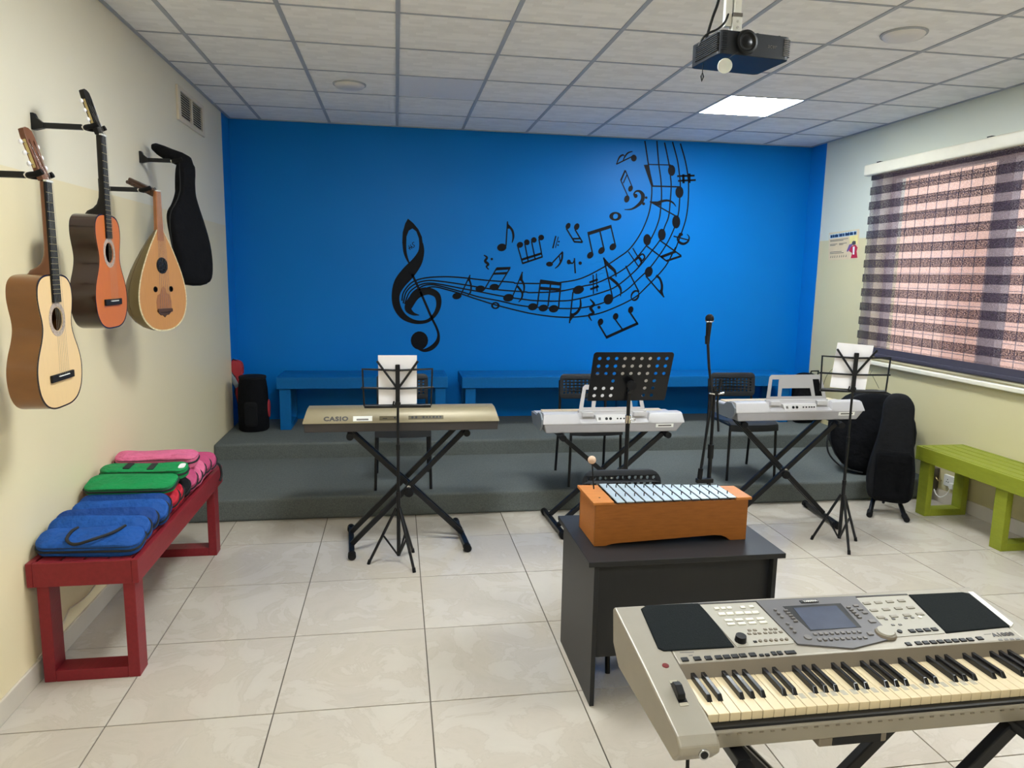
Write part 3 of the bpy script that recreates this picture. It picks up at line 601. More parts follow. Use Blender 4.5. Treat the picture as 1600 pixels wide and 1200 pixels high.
def guitar(label, loc, rz, top_m, side_m, head_m, neck_m):
    """origin at the bottom of the front face; z up the strings, front face looks along +x"""
    t = thing('acoustic_guitar', label, 'guitar', loc, rz, 'guitars on the wall')
    half = [(0,0),(.07,.003),(.125,.022),(.16,.06),(.174,.11),(.172,.155),(.155,.20),(.128,.245),(.113,.285),(.115,.32),(.127,.36),(.134,.40),(.126,.44),(.10,.464),(.06,.474),(0,.476)]
    S = spline(half, 4); out = S+[(-a, b) for a, b in S[-2:0:-1]]
    D = .092
    mb = MB(); n = len(out)
    rings = [[(x, a, b) for a, b in out] for x in (0, -.006, -D*.5, -D+.004, -D)]
    mb.loft(rings, cap=False)
    back = MB().prism([out], lambda u, v, w_: (w_, u, v), -D-.002, -D); mb.add(back.v, back.f)
    mb.build('body', side_m, t, smooth=40)
    MB().prism([out, ell(0, .318, .042, .042, 0, 24)], lambda u, v, w_: (w_, u, v), 0, .003).build('soundboard', top_m, t)
    MB().prism([[(a*1.006, .238+(b-.238)*1.005) for a, b in out], [(a*.975, .238+(b-.238)*.982) for a, b in out]], lambda u, v, w_: (w_, u, v), .0005, .0036).build('edge_binding', 'rosewood', t)
    MB().prism([ell(0,.318,.062,.062,0,32), ell(0,.318,.044,.044,0,24)], lambda u, v, w_: (w_, u, v), .003, .0042).build('rosette', 'rosette', t)
    b = MB().box(.003, .012, -.088, .088, .098, .124).build('bridge', 'ebony', t, bevel=.002)
    MB().box(.012, .016, -.04, .04, .114, .117).build('saddle', 'white_plastic', b)
    z0, zn = .378, .795
    nk = MB(); rings = []
    for z, wd, d in ((.452,.060,.086),(.476,.060,.086),(.490,.056,.076),(.502,.052,.052),(.518,.050,.036),(.545,.050,.026),(.59,.049,.022),(zn,.046,.020)):
        rings.append([(.003-d*math.sin(PI*k/8)*1.0 if 0 < k < 8 else .003, -wd/2*math.cos(PI*k/8), z) for k in range(9)])
    nk.loft(rings); nk.build('neck', neck_m, t, smooth=45)
    fbm = MB().hexa([(.003,-.030,z0),(.0095,-.030,z0),(.0095,.030,z0),(.003,.030,z0)], [(.003,-.025,zn),(.0095,-.025,zn),(.0095,.025,zn),(.003,.025,zn)])
    fbo = fbm.build('fretboard', 'ebony', t)
    L_ = .64
    for k in range(1, 17):
        z = zn-L_*(1-2**(-k/12)); wd = .025+(zn-z)/(zn-z0)*.005
        if z > z0: MB().box(.0095, .0108, -wd, wd, z-.001, z+.001).build('fret', 'brass', fbo)
    MB().box(.003, .014, -.025, .025, zn, zn+.006).build('nut', 'white_plastic', t)
    # slotted headstock, tilted back towards the wall
    tl = math.radians(16)
    def hp(u, v, w_): return (.004-math.sin(tl)*v+w_*math.cos(tl), u, zn+.006+math.cos(tl)*v+w_*math.sin(tl))
    MB().prism([[(-.024,0),(.024,0),(.031,.03),(.035,.15),(.030,.175),(.012,.182),(-.012,.182),(-.030,.175),(-.035,.15),(-.031,.03)], rrect(-.022,-.010,.035,.14,.006,3), rrect(.010,.022,.035,.14,.006,3)], hp, -.018, 0).build('headstock', head_m, t, bevel=.001)
    for sy in (-1, 1):
        MB().prism([rrect(*sorted((sy*.0345, sy*.0365)), .04, .138, .0008, 1)], hp, -.013, -.004).build('machine_plate', 'brass', t)
        for k in range(3):
            v = .052+k*.037; p = MB(); p.cyl(hp(sy*.036, v, -.009), hp(sy*.050, v, -.012), .0026, n=8); p.cyl(hp(sy*.012, v, -.008), hp(sy*.022, v, -.008), .004, n=8)
            tp = p.build('tuning_peg', 'chrome', t, smooth=40)
            MB().ball(hp(sy*.060, v, -.012), .010, 12, (.6, 1, .9)).build('peg_button', 'paper', tp, smooth=60)
    for k in range(6):
        q = -1+2*k/5; sgn = 1 if q > 0 else -1
        MB().tube([(.0145, q*.036, .114), (.0145, q*.0205, zn+.003), hp(sgn*.016, .052+(k % 3)*.037, -.003)], .0004, 5).build('string', 'steel', t)
    return t
guitar('pale spruce-top acoustic guitar with black bridge hanging nearest the photographer', (-1.205, 2.812, 1.178), 0, 'spruce', 'maple_side', 'neck_wood', 'neck_wood')
guitar('orange-topped acoustic guitar with dark rosewood sides on the wall', (-1.205, 3.335, 1.425), 0, 'cedar', 'rosewood', 'ebony', 'ebony')

t = thing('oud', 'pear-shaped oud with round bowl back and three sound holes', 'oud', (-1.19, 3.985, 1.36), -22)
half = [(0,0),(.05,.004),(.10,.022),(.145,.06),(.170,.11),(.1775,.165),(.170,.225),(.150,.29),(.120,.355),(.085,.42),(.05,.475),(.026,.51),(.020,.515)]
S = spline(half, 4); out = S+[(-a, b) for a, b in S[::-1][:-1]]
MB().prism([out, ell(0,.335,.040,.040,0,24), ell(-.058,.215,.0145,.0155), ell(.058,.215,.0145,.0155)], lambda u, v, w_: (w_, u, v), 0, .003).build('soundboard', 'oud_top', t)
bo = MB(); rings = []
for a, b in S[1:]:
    rings.append([(-abs(math.sin(PI*k/16))*a*1.0, a*math.cos(PI*k/16), b) for k in range(17)])
nr = len(rings); bo.add([p for q in rings for p in q], [(i*17+k, i*17+k+1, i*17+k+18, i*17+k+17) for i in range(nr-1) for k in range(16)]); bowl = bo.build('bowl', 'oud_bowl', t, smooth=60)
for k in range(2, 15, 2):      # thin dark lines between the staves of the bowl
    MB().tube([(-math.sin(PI*k/16)*a*1.003, a*1.003*math.cos(PI*k/16), b) for a, b in S[2::3]], .0009, 5).build('stave_seam', 'oud_dark', bowl)
MB().prism([[(a*1.008, .25+(b-.25)*1.006) for a, b in out], [(a*.972, .25+(b-.25)*.975) for a, b in out]], lambda u, v, w_: (w_, u, v), .0005, .0036).build('edge_binding', 'binding', t)
for cy_, cz, r in ((0,.335,.040),(-.058,.215,.0145),(.058,.215,.0145)):
    ro = MB().prism([ell(0+cy_, cz, r*1.04, r*1.04, 0, 24), ell(cy_, cz, r*.9, r*.9, 0, 24)], lambda u, v, w_: (w_, u, v), .0005, .004).build('rosette', 'ebony', t)
    MB().prism([ell(cy_, cz, r*.98, r*.98, 0, 24)], lambda u, v, w_: (w_, u, v), -.010, -.006).build('hole_shade_disc', 'mural', ro)  # black disc behind each hole stands in for the shade inside the bowl
    if r > .03:
        q = MB()
        for k in range(6): a = PI*k/6; q.bar((-.004, cy_-math.cos(a)*r, cz-math.sin(a)*r), (-.004, cy_+math.cos(a)*r, cz+math.sin(a)*r), .0016, .0016)
        q.prism([ell(cy_, cz, r*.6, r*.6, 0, 20), ell(cy_, cz, r*.5, r*.5, 0, 20)], lambda u, v, w_: (w_, u, v), -.006, -.003); q.build('lattice', 'ebony', ro)
MB().prism([[(-.055,.115),(.055,.115),(.056,.15),(.046,.185),(.022,.195),(.012,.222),(0,.228),(-.012,.222),(-.022,.195),(-.046,.185),(-.056,.15)]], lambda u, v, w_: (w_, u, v), .003, .0042).build('pick_guard', 'oud_guard', t)
MB().prism([[(-.052,.098),(.052,.098),(.054,.108),(.05,.116),(-.05,.116),(-.054,.108)]], lambda u, v, w_: (w_, u, v), .003, .013).build('bridge', 'oud_dark', t, bevel=.002)
MB().prism([[(-.048,.098),(.048,.098),(.03,.082),(.014,.082),(0,.070),(-.014,.082),(-.03,.082)]], lambda u, v, w_: (w_, u, v), .003, .006).build('bridge_ornament', 'oud_dark', t)
nk = MB(); rings = []
for z, wd, d in ((.49,.052,.032),(.53,.042,.028),(.705,.036,.024)): rings.append([(-d*math.sin(PI*k/8), -wd/2*math.cos(PI*k/8), z) for k in range(9)])
nk.loft(rings); nk.build('neck', 'oud_neck', t, smooth=45)
MB().hexa([(0,-.024,.46),(.004,-.024,.46),(.004,.024,.46),(0,.024,.46)], [(0,-.018,.705),(.004,-.018,.705),(.004,.018,.705),(0,.018,.705)]).build('fingerboard', 'oud_neck', t)
MB().box(0, .008, -.018, .018, .705, .711).build('nut', 'white_plastic', t)
tl = math.radians(66)
def hq(u, v, w_): return (-.006-math.sin(tl)*v+w_*math.cos(tl), u, .703+math.cos(tl)*v+w_*math.sin(tl))
bend = [(-.017,0),(.017,0),(.014,.10),(.012,.165),(0,.172),(-.012,.165),(-.014,.10)]
pgb = MB(); pgb.prism([bend], hq, -.028, .004); pgb.build('pegbox', 'oud_dark', t, bevel=.003)
for k in range(5):
    for sy in (-1, 1):
        v = .025+.028*k+(.012 if sy > 0 else 0); p = MB(); p.cyl(hq(0, v, -.012), hq(sy*.034, v, -.012), .004, .005, 8); p.cyl(hq(sy*.034, v, -.012), hq(sy*.046, v, -.012), .008, .009, 8); p.build('peg', 'oud_dark', t, smooth=40)
for k in range(6):
    q = -1+2*k/5; MB().tube([(.012, q*.040, .116), (.0095, q*.013, .709), hq(q*.008, .04+.02*k, .005)], .0006, 5).build('string', 'steel', t)

t = thing('soft_instrument_bag', 'empty black cloth instrument bag with folded-over top hanging beyond the oud', 'instrument bag', (-1.21, 4.60, 1.59), -30)
ol = spline([(-.05,.0),(.04,-.008),(.12,.004),(.140,.03),(.142,.10),(.128,.24),(.100,.38),(.074,.47),(.056,.54),(.050,.63),(.046,.70),(0,.715),(-.044,.70),(-.048,.62),(-.052,.54),(-.085,.47),(-.125,.42),(-.140,.36),(-.135,.26),(-.118,.14),(-.095,.04),(-.05,.0)], 3)[:-1]
MB().pillow(ol, .075, lambda u, v, w_: (w_+.015*math.sin(v*9), u, v)).build('body', 'fabric_black', t, smooth=60)
fl = MB(); rr = [(.02,.66,.046,.03),(.0,.705,.048,.036),(-.05,.728,.050,.036),(-.12,.752,.048,.034),(-.18,.778,.042,.030),(-.225,.80,.030,.022),(-.245,.81,.012,.010)]
fl.loft([[(x+b*math.sin(2*PI*k/14)*.5, a*math.cos(2*PI*k/14), z+b*math.sin(2*PI*k/14)) for k in range(14)] for x, z, a, b in rr]); fl.build('folded_top', 'fabric_black', t, smooth=60)
MB().box(.020, .023, -.006, .006, .64, .665).build('zip_tag', 'white_plastic', t)
MB().tube([(0, a, b) for a, b in ol[::2]], .004, 6, close=True).build('seam_piping', 'strap', t, smooth=60)

# ------------------------------------------------------------------ soft cases on the red bench
def soft_case(label, color, y, z, tilt, dx=0, rz=0, wd=.41, ht=.135, T_=.055, handle=False, pocket=False, patch_=False):
    t = thing('soft_case', label, 'case', (-1.24+dx, y, z), rz, 'soft cases on the red bench'); a = math.radians(tilt)
    ph = random.uniform(0, 6)
    def fn(u, v, w_):
        w_ = w_*(1+.10*math.sin(19*u+ph)+.10*math.sin(38*v+2*ph+9*u)); return (u, v*math.cos(a)-w_*math.sin(a), v*math.sin(a)+w_*math.cos(a))
    ol = rrect(-wd/2, wd/2, 0, ht, .045, 5); ol = [p for a_, b_ in zip(ol, ol[1:]+ol[:1]) for p in ([a_] if abs(a_[0]-b_[0]) < .1 else [(a_[0]+(b_[0]-a_[0])*q/8, a_[1]) for q in range(8)])]
    MB().pillow(ol, T_, fn, ((1,0),(1.0,.55),(.995,.82),(.97,.96),(.55,1.0))).build('body', color, t, smooth=70)
    ring_ = [(u*1.004, .5*ht+(v-.5*ht)*1.01) for u, v in rrect(-wd/2, wd/2, 0, ht, .045, 5)]
    MB().tube([fn(u, v, .0) for u, v in ring_], .0055, 6, close=True).build('zip', 'strap', t, smooth=60)
    for s_ in (1, -1): MB().tube([fn(u*.985, .5*ht+(v-.5*ht)*.975, s_*T_*.33) for u, v in ring_], .0022, 6, close=True).build('piping', color if s_ < 0 else 'strap', t, smooth=60)
    if handle:
        hs = spline([fn(-.075, .125, .026), fn(-.085, .09, .034), fn(-.075, .03, .038), fn(-.03, -.005, .042), fn(.03, .01, .044), fn(.085, .07, .038), fn(.115, .125, .026)], 5)
        MB().tube(hs, .0065, 8).build('carry_strap', 'strap', t, smooth=60)
    if pocket:
        MB().pillow(rrect(-wd/2+.02, wd/2-.02, .015, ht*.55, .03, 5), T_*.5, lambda u, v, w_: fn(u, v, T_*.42+w_*.6)).build('pocket', color, t, smooth=70)
    if patch_:
        for u0 in (-.09, .02): MB().prism([rrect(u0, u0+.03, .02, ht*.9, .004, 2)], fn, T_*.5, T_*.5+.004).build('strap_patch', 'strap', t)
        MB().prism([rrect(.19-.03, .19, .03, ht-.03, .012, 4)], fn, T_*.5-.004, T_*.5+.002).build('label_window', 'paper', t)
    return t
yb = 3.0; zb = .547
cases = [('front blue soft case with a loose black carry strap', 'case_blue', dict(handle=True)),
         ('second blue soft case, leaning behind the strapped front one', 'case_blue', {}), ('third blue soft case from the near end of the red bench', 'case_blue2', {}),
         ('fourth blue soft case from the near end of the red bench', 'case_blue', {}), ('last dark blue soft case, against the red cases', 'case_blue2', {}),
         ('bright red soft case just behind the blue ones', 'case_red', {}), ('red soft case beside the black one', 'case_red', {}),
         ('black soft case between the red and pink cases', 'fabric_black2', {}),
         ('rose pink soft case next to the black case', 'case_rose', {}), ('light pink soft case second from the black case', 'case_pink', {}),
         ('light pink soft case in the middle of the pink row', 'case_pink', {}), ('pink soft case next to the farthest one', 'case_rose', {}), ('farthest rose pink soft case at the stage end of the bench', 'case_rose', {})]
for k, (lb, col, kw) in enumerate(cases):
    tilt = 45+random.uniform(-3, 3) if k else 20
    soft_case(lb, col, yb+k*.0985+(0.02 if k else 0), zb+(.002*(k % 3)), tilt, dx=random.uniform(-.012, .012), rz=random.uniform(-2, 2)-(2 if k == 0 else 0), wd=.405+random.uniform(-.012, .008), ht=.106+random.uniform(-.006, .004) if k else .125, T_=.064 if k else .056, **kw)
MB().tube(spline([(.19,.05,.03),(.215,.075,.01),(.222,.085,-.05),(.215,.07,-.085)],4), .007, 6).build('hanging_strap', 'strap', [o for o in bpy.data.objects if o.get('label','').startswith('farthest rose')][0], smooth=60)
soft_case('front green soft case laid on top of the red ones', 'case_green', 3.46, .655, 12, dx=.0, rz=-1, wd=.395, ht=.15, T_=.036, patch_=False)
soft_case('rear green soft case with black strap and clear label window', 'case_green', 3.63, .682, 8, dx=.01, rz=-1, wd=.40, ht=.11, T_=.05, patch_=True)
soft_case('light pink soft case lying on top with a clear label window', 'case_pink', 3.85, .682, 10, dx=.0, rz=-1, wd=.40, ht=.12, T_=.06, pocket=True)

# ------------------------------------------------------------------ bags on the stage and by the window
t = thing('drum_bag', 'tall round black drum bag standing in the blue corner', 'bag', (-1.245, 6.50, S2))
MB().lathe([(0,0),(.115,0),(.128,.015),(.130,.2),(.124,.36),(.112,.45),(.106,.475),(.0,.478)], n=28).build('body', 'fabric_black', t, smooth=45)
MB().lathe([(.108,.455),(.116,.46),(.114,.478),(.10,.482),(.0,.482)], n=28).build('lid', 'fabric_black2', t, smooth=45)
MB().pillow(rrect(-.06,.06,.05,.27,.03), .05, lambda u, v, w_: (u*.9, -.122-w_*.5, v)).build('pocket', 'fabric_black2', t, smooth=60)
MB().pillow(ell(0,.19,.05,.08,0,20), .05, lambda u, v, w_: (.128+w_*.5, u*.7, v)).build('side_patch', 'bag_red', t, smooth=60)
t = thing('small_gig_bag', 'red and grey instrument bag leaning behind the round drum bag', 'bag', (-1.28, 6.72, S2), 0)
def lean(u, v, w_): return (u-.16*v/.58, w_+.02, v)
MB().pillow(spline([(-.06,.0),(.09,.0),(.11,.12),(.09,.3),(.035,.42),(.03,.50),(.06,.54),(.055,.58),(.0,.595),(-.05,.575),(-.06,.53),(-.03,.48),(-.04,.40),(-.08,.28),(-.09,.12),(-.06,.0)],3)[:-1], .085, lean).build('body', 'bag_red', t, smooth=60)
MB().pillow(spline([(-.05,.33),(-.005,.36),(-.03,.46),(-.05,.50),(-.062,.46),(-.06,.38),(-.05,.33)],3)[:-1], .095, lambda u, v, w_: lean(u-.01, v, w_)).build('grey_panel', 'bag_grey', t, smooth=60)
MB().tube([lean(a, b, -.02) for a, b in [(-.09,.12),(-.08,.3),(-.03,.44),(-.055,.55),(0,.6),(.06,.56)]], .006, 6).build('piping', 'strap', t, smooth=60)

t = thing('corner_gig_bag', 'rounded black bag standing in the corner beyond the long blue bench', 'bag', (4.0, 6.45, S2), 8)
MB().pillow(spline([(-.12,0),(.12,0),(.14,.1),(.13,.38),(.08,.47),(0,.49),(-.09,.48),(-.13,.42),(-.14,.1),(-.12,0)],4)[:-1], .16, lambda u, v, w_: (u, w_+.05*v, v)).build('body', 'fabric_black', t, smooth=60)
MB().tube([(-.05,-.06,.47),(-.04,-.075,.52),(.04,-.075,.52),(.05,-.06,.47)], .008, 6).build('handle', 'strap', t, smooth=60)

t = thing('round_instrument_bag', 'large rounded black instrument bag leaning on the wall behind the keyboard', 'bag', (3.74, 5.10, S1), -28)
ol = spline([(-.05,.0),(.10,-.005),(.22,.06),(.29,.2),(.31,.36),(.27,.50),(.18,.60),(.04,.645),(-.12,.62),(-.24,.53),(-.30,.38),(-.29,.22),(-.20,.08),(-.05,.0)],4)[:-1]
MB().pillow(ol, .24, lambda u, v, w_: (u, w_+.16*v, v), ((1,0),(1.0,.5),(.99,.78),(.95,.93),(.8,1.0))).build('body', 'fabric_black', t, smooth=50)
for s_ in (-.085, .085): MB().tube([(a, s_+.16*b, b) for a, b in ol[::2]], .007, 6, close=True).build('seam_piping', 'strap', t, smooth=60)
MB().tube(spline([(-.26,-.03,.42),(-.32,-.09,.30),(-.31,-.11,.16),(-.2,-.10,.05),(-.05,-.11,.02)],5), .007, 6).build('shoulder_strap', 'strap', t, smooth=60)

t = thing('guitar_stand', 'black folding instrument stand with two rubber feet under the gig bag', 'stand', (3.55, 4.60, 0), -32)
for sx in (-1, 1):
    MB().tube([(sx*.07,.10,.30),(sx*.085,.02,.12),(sx*.09,-.02,.075),(sx*.115,-.17,.018)], .016, 8).build('leg', 'black_metal', t, smooth=50)
    MB().cyl((sx*.119,-.20,.0205),(sx*.11,-.12,.028), .0205, n=10).build('rubber_foot', 'dark_rubber', t, smooth=40)
MB().tube([(0,.06,.36),(0,.13,.18),(0,.20,.012)], .011, 8).build('rear_leg', 'black_metal', t, smooth=50)
MB().tube([(-.09,-.005,.085),(0,.02,.10),(.09,-.005,.085)], .011, 8).build('cross_bar', 'black_metal', t, smooth=50)
t = thing('gig_bag', 'tall black padded gig bag standing on the folding stand by the green bench', 'bag', (3.555, 4.57, .10), -32)
ol = spline([(-.10,.0),(.06,-.005),(.125,.03),(.14,.12),(.14,.24),(.125,.36),(.11,.5),(.105,.62),(.10,.70),(.06,.76),(0,.775),(-.06,.76),(-.095,.70),(-.10,.60),(-.115,.46),(-.145,.32),(-.165,.2),(-.165,.1),(-.15,.03),(-.10,.0)],3)[:-1]
MB().pillow(ol, .17, lambda u, v, w_: (u, w_*(1-.35*v/.78)+.11*v, v), ((1,0),(1.0,.5),(.985,.8),(.93,.95),(.7,1.0))).build('body', 'fabric_black2', t, smooth=50)
MB().pillow([(u*.82, .02+v*.44) for u, v in rrect(-.15,.14,0,.78,.05)], .04, lambda u, v, w_: (u, -.085+.11*v-abs(w_), v)).build('pocket', 'fabric_black2', t, smooth=60)
MB().tube([(u, -.1+.11*v, v) for u, v in [(-.10,.385),(0,.375),(.09,.38)]], .003, 6).build('pocket_zip', 'dark_rubber', t)

# ------------------------------------------------------------------ chairs with perforated backs
def perforated(cols, rows, x0, x1, z0, z1, rx, ry, outline, skip=None, stagger=False, n=10):
    loops = [outline]
    for r in range(rows):
        for c in range(cols):
            if skip and skip(c, r): continue
            off = (x1-x0)/(cols-1)/2 if stagger and r % 2 else 0
            if stagger and r % 2 and c == cols-1: continue
            loops.append(ell(x0+(x1-x0)*c/(cols-1)+off, z0+(z1-z0)*r/(rows-1), rx, ry, 0, n)[::-1])
    return loops
def chair_meshes():
    a = {}
    loops = perforated(11, 5, -.155, .155, .045, .135, .007, .007, rrect(-.19,.19,0,.19,.035))
    a['backrest'] = MB().prism(loops, lambda u, v, w_: (u, .02*(1-(u/.19)**2)*1.0+w_+.10*v, v+.585), 0, .008).mesh('backrest', 'chair_black')
    s_ = MB(); prof = [(-.225,.395),(-.22,.435),(-.18,.452),(0,.440),(.16,.442),(.20,.45)]
    rings = []
    for y, z in prof: rings.append([(-.195, y, z-.010),(-.19, y, z),(-.1, y, z-.007),(.1, y, z-.007),(.19, y, z),(.195, y, z-.010),(.1, y, z-.016),(-.1, y, z-.016)])
    s_.loft(rings); a['seat'] = s_.mesh('seat', 'chair_black', 40)
    return a
CH = chair_meshes()
def chair(label, loc, rz=0):
    """front towards -y"""
    t = thing('chair', label, 'chair', loc, rz, 'black perforated chairs')
    link('backrest', CH['backrest'], t); link('seat', CH['seat'], t)
    for sx in (-1, 1):
        MB().tube([(sx*.195,-.215,.0),(sx*.185,-.20,.425)], .0105, 8).build('leg', 'black_metal', t, smooth=50)
        MB().tube([(sx*.195,.235,.0),(sx*.186,.19,.42),(sx*.182,.20,.55),(sx*.178,.236,.72)], .0105, 8).build('leg', 'black_metal', t, smooth=50)
        MB().tube([(sx*.185,-.20,.425),(sx*.186,.19,.425)], .009, 8).build('side_rail', 'black_metal', t, smooth=50)
    t.children[0].location = (0, .165, 0)
    MB().tube([(-.185,-.19,.42),(.185,-.19,.42)], .008, 8).build('front_rail', 'black_metal', t, smooth=50)
    return t
chair('black perforated chair on the step behind the gold keyboard', (.042, 5.215, S1))
chair('black perforated chair on the step behind the perforated music stand', (1.43, 5.165, S1))
chair('black perforated chair on the step behind the microphone stand', (2.675, 5.205, S1))
# the fourth chair, a different back: two rows of big round holes
t = thing('chair', 'black chair with big round holes in its back, pushed behind the desk', 'chair', (1.085, 3.06, 0), 0)
loops = perforated(12, 5, -.165, .165, .05, .17, .0085, .0095, rrect(-.20,.20,0,.21,.06), stagger=True)
MB().prism(loops, lambda u, v, w_: (u, .20+.02*(1-(u/.2)**2)+w_+.12*v, v+.535), 0, .010).build('backrest', 'chair_black', t)
link('seat', CH['seat'], t)
for sx in (-1, 1):
    MB().tube([(sx*.20,-.30,.0),(sx*.185,-.20,.425)], .0115, 8).build('leg', 'black_metal', t, smooth=50)
    MB().tube([(sx*.195,.26,.0),(sx*.186,.19,.42),(sx*.182,.205,.53),(sx*.178,.235,.70)], .0115, 8).build('leg', 'black_metal', t, smooth=50)
    MB().tube([(sx*.185,-.20,.425),(sx*.186,.19,.425)], .009, 8).build('side_rail', 'black_metal', t, smooth=50)

# ------------------------------------------------------------------ folding X keyboard stands
def x_stand(label, loc, rz, hw, ht, fl=.46, depth=.30, knob='white_plastic', flip=1):
    """hw: half spacing of feet; ht: height of the top supports"""
    t = thing('keyboard_stand', label, 'keyboard stand', loc, rz, 'black folding keyboard stands')
    zf = .045; ztop = ht-.02
    for y in (-.034, .034): MB().bar((-hw*flip, y, ztop), (hw*flip, y, zf), .030, .024, (0,1,0)).build('cross_tube', 'black_metal', t, bevel=.003)
    for y in (-.105, .105): MB().bar((hw*flip, y, ztop), (-hw*flip, y, zf), .030, .024, (0,1,0)).build('cross_tube', 'black_metal', t, bevel=.003)
    zc = (ztop+zf)/2
    MB().cyl((0,-.12,zc),(0,.11,zc), .012).build('pivot_bolt', 'steel', t, smooth=40)
    k = MB().lathe([(0,-.03),(.026,-.028),(.03,-.015),(.026,0),(.012,.004)], o=(0,-.112,zc-.03), axis=(0,1,0), n=16).build('lock_knob', 'dark_rubber', t, smooth=40)
    MB().cyl((.055*flip,-.102,zc+.06),(.055*flip,-.094,zc+.06), .010).build('pin', knob, t, smooth=40)
    for sx in (-1, 1):
        f = MB().bar((sx*hw,-fl/2,.03),(sx*hw,fl/2,.03), .032, .028).build('foot', 'black_metal', t, bevel=.003)
        for sy in (-1, 1): MB().cyl((sx*hw, sy*(fl/2-.02), .024), (sx*hw, sy*(fl/2+.025), .024), .0235, n=14).build('foot_cap', 'dark_rubber', f, smooth=40)
        s_ = MB().bar((sx*hw,-depth/2,ht-.014),(sx*hw,depth/2,ht-.014), .03, .024).build('top_support', 'black_metal', t, bevel=.003)
        for sy in (-1, 1): MB().cyl((sx*hw, sy*depth/2, ht-.024), (sx*hw, sy*(depth/2+.035), ht-.024), .021, n=14).build('end_cap', 'dark_rubber', s_, smooth=40)
    return t
x_stand('black X keyboard stand under the gold keyboard', (.06, 4.40, 0), 4, .345, .752)
x_stand('black X keyboard stand under the middle white keyboard', (1.40, 4.585, 0), 3, .36, .675, knob='steel')
x_stand('black X keyboard stand under the white keyboard nearest the window', (2.66, 4.575, 0), -6, .335, .735, knob='chrome')
x_stand('black X keyboard stand under the big silver keyboard in front', (1.01, 1.37, 0), 0, .33, .742, fl=.5, depth=.32)

# ------------------------------------------------------------------ gold keyboard seen from behind
t = thing('keyboard', 'gold and black electronic keyboard seen from its back on a stand', 'keyboard', (.035, 4.205, .755), .4)
W2 = .573
MB().hexa([(-W2+.008,.006,0),(W2-.008,.006,0),(W2-.008,.35,0),(-W2+.008,.35,0)], [(-W2+.004,.0,.056),(W2-.004,.0,.056),(W2-.004,.36,.056),(-W2+.004,.36,.056)]).build('lower_body', 'kb_dark', t, bevel=.004)
prof = [(-.006,.054),(-.004,.062),(.020,.098),(.042,.124),(.062,.132),(.165,.130),(.20,.098),(.21,.072),(.375,.070),(.375,.054)]
MB().loft([[(x-(1 if x > 0 else -1)*max(0, z-.06)*.32, y, z) for y, z in prof] for x in (-W2, W2)]).build('top_shell', 'gold', t, smooth=35)
fo = Vector((0,-.0045,.0615)); fv = (Vector((0,.020,.098))-Vector((0,-.004,.062))).normalized(); fu = Vector((1,0,0)); fn_ = fu.cross(fv)
def on_face(u, v, d=0.0): return fo+fu*u+fv*v+fn_*d
lettering('lettering', 'CASIO', .036, 'kb_dark', t, on_face(-.455, .009), fu, fv, bold=.0019, sx=1.2, space=1.16)
def face_rect(name, m, u0, u1, v0, v1, d=.0015, par=None): return MB().hexa([on_face(u0,v0,-.001),on_face(u1,v0,-.001),on_face(u1,v1,-.001),on_face(u0,v1,-.001)],[on_face(u0,v0,d),on_face(u1,v0,d),on_face(u1,v1,d),on_face(u0,v1,d)]).build(name, m, par or t)
st = face_rect('sticker', 'white_plastic', -.288, -.178, .004, .036); face_rect('sticker_code', 'button_grey', -.268, -.200, .009, .019, .0019, st)
p1 = face_rect('port_panel', 'port_brown', -.137, -.025, .007, .034, .0012); face_rect('slot', 'black', -.118, -.092, .017, .021, .002, p1)
MB().cyl(on_face(-.048,.022,0), on_face(-.048,.022,.003), .005, n=10).build('jack', 'black', p1)
p2 = face_rect('port_panel', 'port_brown', .032, .238, .010, .034, .0012)
for u, r in ((.055,.007),(.077,.007),(.120,.0065),(.140,.005),(.158,.005),(.180,.0065),(.200,.0065),(.220,.007)): MB().cyl(on_face(u,.023,0), on_face(u,.023,.003), r, n=10).build('jack', 'black', p2, smooth=40)
kk = MB()
for k in range(45): kk.box(-.53+k*.0235, -.53+k*.0235+.0225, .225, .372, .070, .080)
o = kk.build('key_bed', 'white_key', t)

